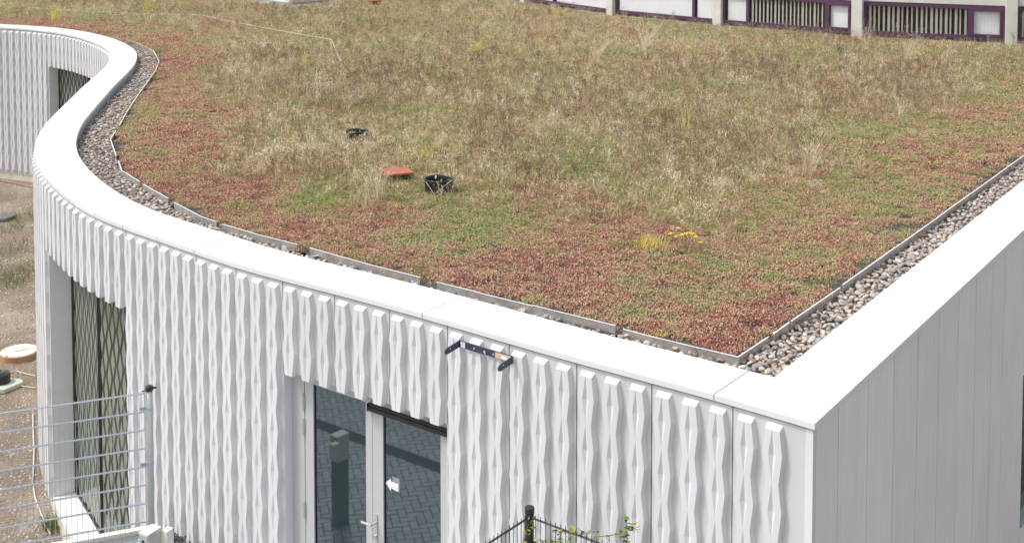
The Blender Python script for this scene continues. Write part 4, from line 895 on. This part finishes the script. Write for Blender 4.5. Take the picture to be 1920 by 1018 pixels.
def owin(i, splits, whites):
    a, b = OB[i], OB[i+1]; L = np.linalg.norm(b-a); t0, t1 = .155, L-.155; ft = .075; Z0, Z1 = 4.20, 5.10
    m_ = MB(); obox(m_, a, b, t0, t1, -.02, .05, Z0, Z0+.10); obox(m_, a, b, t0, t1, -.02, .05, Z1-.09, Z1)
    obox(m_, a, b, t0, t0+ft, -.02, .05, Z0+.10, Z1-.09); obox(m_, a, b, t1-ft, t1, -.02, .05, Z0+.10, Z1-.09)
    cuts = [t0+ft]+[t0+(t1-t0)*s for s in splits]+[t1-ft]
    for c in cuts[1:-1]: obox(m_, a, b, c-.05, c+.05, -.02, .052, Z0+.10, Z1-.09)
    wn = m_.build('window', M['purple'], ob)
    for k in range(len(cuts)-1):
        u0, u1 = cuts[k]+(.05 if k else 0), cuts[k+1]-(.05 if k < len(cuts)-2 else 0)
        if whites[k] == 2:           # casement: own sash, white blinds
            s_ = MB(); obox(s_, a, b, u0, u1, .0525, .075, Z0+.10, Z0+.15); obox(s_, a, b, u0, u1, .0525, .075, Z1-.14, Z1-.09); obox(s_, a, b, u0, u0+.05, .0525, .075, Z0+.15, Z1-.14); obox(s_, a, b, u1-.05, u1, .0525, .075, Z0+.15, Z1-.14); s_.build('sash', M['purple'], wn)
        g_m = MB(); obox(g_m, a, b, u0, u1, .005, .012, Z0+.10, Z1-.09); g_m.build('pane', M['clear'], wn)
        bl = MB(); x = u0+.05
        while x < u1-.04:
            wd = .085 if whites[k] else random.uniform(.03, .07); obox(bl, a, b, x, min(x+wd, u1), -.035-.015*random.random(), -.025, Z0+.06, Z1-.06); x += .088 if whites[k] else .125*random.choice([1, 1, 1, 1.0])
        o = bl.build('blinds', M['blindwhite'] if whites[k] else M['blind'], wn); o['kind'] = 'stuff'
owin(0, [.8], [1, 1]); owin(1, [.8], [1, 1]); owin(2, [.35], [1, 1]); owin(3, [.80], [1, 1]); owin(4, [.20, .81], [1, 0, 2]); owin(5, [.76], [0, 2]); owin(6, [.76], [0, 2]); owin(7, [.7], [0, 2])
for a, b in zip(OB[:-1], OB[1:]):
    m_ = MB(); obox(m_, a, b, 0.002, np.linalg.norm(b-a)-.002, -.3, .0, 5.12, 5.42); m_.build('lintel', M['offconc'], ob)
    m_ = MB(); obox(m_, a, b, 0.002, np.linalg.norm(b-a)-.002, -.3, -.02, 5.44, 7.5); m_.build('upper_wall', M['offconc'], ob)
    m_ = MB(); obox(m_, a, b, .155, np.linalg.norm(b-a)-.155, -.02, .09, 4.08, 4.13); m_.build('sill', M['zinc'], ob)
    m_ = MB(); obox(m_, a, b, 0.002, np.linalg.norm(b-a)-.002, -1.5, -1.45, 3.9, 5.4); obox(m_, a, b, 0.002, np.linalg.norm(b-a)-.002, -1.44, -.31, 5.3, 5.4); m_.build('room_wall', M['room'], ob)

# ------------------------------------------------------------------ yard on the left
def rubble(name, label, n, x0, x1, y0, y1, rmin, rmax, m):
    P = []
    while len(P) < n:
        u, v = random.uniform(x0, x1), random.uniform(y0, y1); p = at_yard(u, v); P.append(p)
    P = np.array(P); o = pebbles(name, P[:, :2], P[:, 2]+rmin*.2, RNG.uniform(rmin, rmax, n)**1.0, None, 1, m); tag(o, label, 'rubble'); return o
rubble('rubble', 'loose pebbles and crumbs strewn over the bare earth of the yard', 5200, -60, 215, 640, 1040, .006, .032, M['stoneattr'])
rubble('rubble', 'scattered small stones on the bare earth further back in the yard', 2600, -60, 150, 345, 640, .010, .04, M['stoneattr'])
def weedpatch(name, label, px, py, n, rad, ln, m, sc=1):
    p = at_yard(px, py); P = []; V = leafy(name, n, rad, 0, 0, ln, .012, 1.0, m, int(px+py*3), 1, 0, kind='blade', droop=.25)
    o = bpy.data.objects.new(name, V); link(o); o.location = p; tag(o, label, 'weeds', 'weeds in the yard'); return o
for lab, x, y, n, rd, ln in [('low green weeds beside the dark slab in the yard', 12, 432, 160, .45, .16), ('weed patch between the dark slab and the wall', 38, 412, 170, .5, .18), ('sprawling weeds in the middle of the yard', 30, 468, 220, .7, .18),
    ('brownish weed patch near the white wall', 46, 520, 200, .55, .16), ('large green weed patch at the left edge of the yard', 8, 505, 300, .8, .2), ('small weeds nearest the open earth in the yard', 12, 535, 120, .4, .14), ('grey-green weed tuft at the foot of the window sill', 104, 990, 170, .16, .22)]:
    weedpatch('yard_weeds', lab, x, y, n, rd, ln, M['weed'])
p = at_yard(4, 410); o = empty('flat_stone', p); tag(o, 'dark grey flat stone slab lying on the earth at the left edge', 'slab')
m_ = MB(); m_.prism([(-.5, -.3), (.22, -.32), (.34, 0), (.18, .3), (-.5, .34)], 0, .09); bev(m_.build('slab_body', M['slate'], o), .02)
# manhole: rusty ring with pale lid
p = at_yard(36, 668); mh = empty('manhole', p); tag(mh, 'round manhole with rusty rim and cream lid standing proud of the yard', 'manhole')
m_ = MB(); m_.lathe([(.36, -.1), (.36, .10), (.345, .11), (.33, .11), (.33, .07)], n=40); m_.build('rim', M['rustiron'], mh)
m_ = MB(); m_.lathe([(.328, .06), (.328, .115), (.31, .122), (0, .122)], n=40); ld = m_.build('lid', M['lid'], mh)
m_ = MB(); m_.box((0.06, .0, .1235), (.26, .05, .004), R(40)); m_.build('lifting_bar', M['rustiron'], ld)
for a in (R(170), R(250), R(20)):
    m_ = MB(); m_.box((.315*math.cos(a), .315*math.sin(a), .124), (.045, .03, .006), a); m_.build('lug', M['rustiron'], ld)
# concrete pad with round black cover
p = at_yard(6, 728); pd = empty('concrete_pad', p); tag(pd, 'grey-green angular concrete pad carrying the black pipe cover in the yard', 'pad')
m_ = MB(); m_.prism([(-.35, -.22), (.12, -.24), (.32, .12), (.20, .26), (-.35, .26)], 0, .08); bev(m_.build('pad_body', M['padconc'], pd), .015)
ps = empty('pipe_stub', p+Vector((-.08, .08, .08))); tag(ps, 'round black ribbed pipe cover standing on the concrete pad', 'pipe cover')
m_ = MB(); m_.lathe([(.17, 0), (.17, .14), (.15, .17), (0, .17)], n=28); m_.build('cover_body', M['plastic'], ps)
for r in (.05, .10): m_ = MB(); m_.lathe([(r, .171), (r+.012, .18), (r+.024, .171)], n=24); m_.build('ring', M['black'], ps)
def ground_line(name, label, pts, r, m, cat):
    v = []
    for x, y in pts: q = at_yard(x, y); v.append((q.x, q.y, q.z+r+.01))
    m_ = MB(); m_.tube(v, r, 6); o = m_.build(name, m); tag(o, label, cat)
ground_line('cable', 'thin pale cable snaking over the earth along the foot of the curved wall', [(62, 778), (62, 800), (64, 850), (63, 875), (61, 905), (66, 935), (76, 962), (85, 985), (95, 1003)], .012, M['cable'], 'cable')
ground_line('cable', 'thin pale cable from the black pipe cover to the curved wall', [(12, 698), (22, 713), (38, 725), (66, 729)], .010, M['cable'], 'cable')
ground_line('cable', 'thin pale cable between manhole and black pipe cover', [(14, 702), (30, 697), (50, 703), (66, 707)], .010, M['cable'], 'cable')
ground_line('cable', 'dark hose lying at the foot of the far white wall', [(-40, 332), (0, 340), (25, 345), (62, 353)], .015, M['rustiron'], 'hose')

# ------------------------------------------------------------------ galvanised mesh fence, intercom, planter
fz = 2.85; fR = at(271, 737, fz); fL = at(0, 775, fz); fd = (fL-fR); fl = np.linalg.norm(fd); fd /= fl; fa = math.atan2(fd[1], fd[0])
gf = empty('mesh_fence', (fR[0], fR[1], TZ), fa); tag(gf, 'galvanised double-wire mesh fence with round capped post in front of the curved window', 'fence')
FH = fz-TZ; LF = 2.4
m_ = MB(); m_.tube([(-.05, 0, 0), (-.05, 0, FH+.05)], .033, 14); ps_ = m_.build('post', M['zincpost'], gf, True)
m_ = MB(); m_.lathe([(.038, 0), (.042, .005), (.042, .045), (.034, .055), (0, .06)], (-.05, 0, FH+.02), 16); m_.tube([(-.09, 0, FH+.045), (-.125, 0, FH+.045)], .011, 6); m_.tube([(-.02, 0, FH+.03), (.03, 0, FH+.02)], .006, 6); m_.build('cap', M['plastic'], ps_)
for zc in (FH-.17, FH-.78): m_ = MB(); m_.box((-.005, -.02, zc), (.11, .02, .035)); m_.lathe([(.036, -.012), (.036, .012)], (-.05, 0, zc), 14); m_.build('clamp', M['zincwire'], ps_)
hm = MB(); hm.tube([(0, 0, 0), (LF, 0, 0)], .006, 6); hmesh = mesh('wire', hm.v, hm.f, M['zincwire'])
vm = MB(); vm.tube([(0, 0, 0), (0, 0, FH+.02)], .0030, 5); vmesh = mesh('wire', vm.v, vm.f, M['zincwire'])
for k in range(10):
    for e in (-.008, .008):
        o = bpy.data.objects.new('horizontal_wire', hmesh); link(o, gf); o.location = (0, e, FH-.2*k)
for k in range(int(LF/.0535)):
    o = bpy.data.objects.new('vertical_wire', vmesh); link(o, gf); o.location = (.004+.0535*k, 0, 0)
# gravel strip with white kerb at the foot of the ribs
gk_ = empty('drip_strip'); tag(gk_, kind='structure')
m_ = MB(); strip(m_, 5.95, 7.95, .30, .36, TZ-.02, TZ+.13, .15); m_.build('strip_kerb', M['white'], gk_)
m_ = MB(); strip(m_, 5.95, 7.95, -.06, .299, TZ-.02, TZ+.09, .15); m_.build('strip_bed', M['joint'], gk_)
n = 1500; S_ = RNG.uniform(5.98, 7.92, n); O_ = RNG.uniform(-.03, .28, n); P = np.array([cur(a, b)[0] for a, b in zip(S_, O_)])
M['darkstone'] = mat('dark_gravel', (.07, .07, .08), .7, var=.4, vscale=50)
o = pebbles('dark_gravel', P, RNG.uniform(TZ+.09, TZ+.12, n), RNG.uniform(.012, .024, n), gk_, 1, M['darkstone'])

# ------------------------------------------------------------------ black fence corner with creeper
bz = 3.05; b0 = at(993, 962, bz); bl_ = at(905, 1018, bz); br_ = at(1142, 1018, bz)
bf = empty('black_fence', (b0[0], b0[1], TZ)); tag(bf, 'black wire mesh fence corner with round post in front of the ribbed wall', 'fence')
BH = bz-TZ; m_ = MB(); m_.tube([(0, 0, 0), (0, 0, BH+.03)], .036, 16); m_.lathe([(.040, 0), (.040, .05), (.036, .056), (0, .058)], (0, 0, BH-.0), 16); m_.build('post', M['black'], bf, False)
for end, nm in ((bl_, 0), (br_, 1)):
    d = end-b0; L = np.linalg.norm(d); d /= L; LX = 1.5
    for zz in [BH-.03-.2*k for k in range(5)]:
        for e in (-.007, .007):
            n = np.array([-d[1], d[0]])*e; m_ = MB(); m_.tube([(d[0]*.03+n[0], d[1]*.03+n[1], zz), (d[0]*LX+n[0], d[1]*LX+n[1], zz)], .0045, 5); m_.build('horizontal_wire', M['black'], bf)
    vb = MB(); vb.tube([(0, 0, BH-1.0), (0, 0, BH+.005)], .0032, 5); vme = mesh('wire', vb.v, vb.f, M['black'])
    for k in range(1, 28):
        o = bpy.data.objects.new('vertical_wire', vme); link(o, bf); q = d*(.05*k+.012); o.location = (q[0], q[1], 0)
cr = empty('creeper', (b0[0], b0[1], TZ)); tag(cr, 'climbing plant with lobed yellow-green leaves winding over the black fence', 'climber')
def wp(px, py, off): # point beside the fence at that pixel, off metres beyond the post
    y_ = b0[1]+off; lo_, hi_ = 0., 5.; X = None
    for _ in range(40):
        mm = (lo_+hi_)/2; d = y_*math.cos(PT)-(mm-HC)*math.sin(PT)
        if PPY-F*(y_*math.sin(PT)+(mm-HC)*math.cos(PT))/d > py: lo_ = mm
        else: hi_ = mm
    X = (px-960)/F*(y_*math.cos(PT)-(lo_-HC)*math.sin(PT)); return Vector((X-b0[0], y_-b0[1], lo_-TZ))
vines = [([(1040, 1022), (1042, 1000), (1044, 988), (1060, 998), (1075, 1000), (1082, 990), (1100, 1000), (1110, 1020)], -.25), ([(1105, 1025), (1115, 1006), (1140, 1004), (1160, 1000), (1172, 996), (1190, 990), (1200, 985)], -.2),
         ([(1172, 1030), (1176, 1010), (1175, 990), (1173, 965)], -.2), ([(975, 1030), (985, 1005), (990, 985), (1000, 968)], -.08), ([(1000, 1025), (1010, 1010), (1030, 1018), (1050, 1008), (1075, 1020)], -.15)]
sm_ = MB(); lv, lf, lr = [], [], []
for pts, off in vines:
    q = [wp(x, y, off) for x, y in pts]; sm_.tube(q, .004, 5, taper=.002)
    for a, b in zip(q[:-1], q[1:]):
        for _ in range(5):
            c = a.lerp(b, random.random())+Vector((random.gauss(0, .015), random.gauss(0, .02), random.gauss(0, .012))); r = random.uniform(.016, .034); yaw = random.uniform(0, 6.28); pit = random.uniform(-.4, 1.0)
            Mx = Matrix.Rotation(yaw, 3, 'Z') @ Matrix.Rotation(pit, 3, 'X'); i0 = len(lv); lob = [(0, 0), (.5, .25), (1, .2), (.62, .62), (.5, 1.1), (0, .8), (-.5, 1.1), (-.62, .62), (-1, .2), (-.5, .25)]
            for x, y in lob: lv.append(c+Mx @ Vector((x*r, y*r, -.15*abs(x)*r)))
            lf.append(tuple(i0+k for k in range(len(lob)))); lr += [random.random()]*len(lob)
sm_.build('stem', M['stalk'], cr)
me = mesh('leaves', lv, lf, M['vine']); a = me.attributes.new('rnd', 'FLOAT', 'POINT'); a.data.foreach_set('value', np.array(lr, np.float32)); o = bpy.data.objects.new('leaves', me); link(o, cr); o['kind'] = 'stuff'
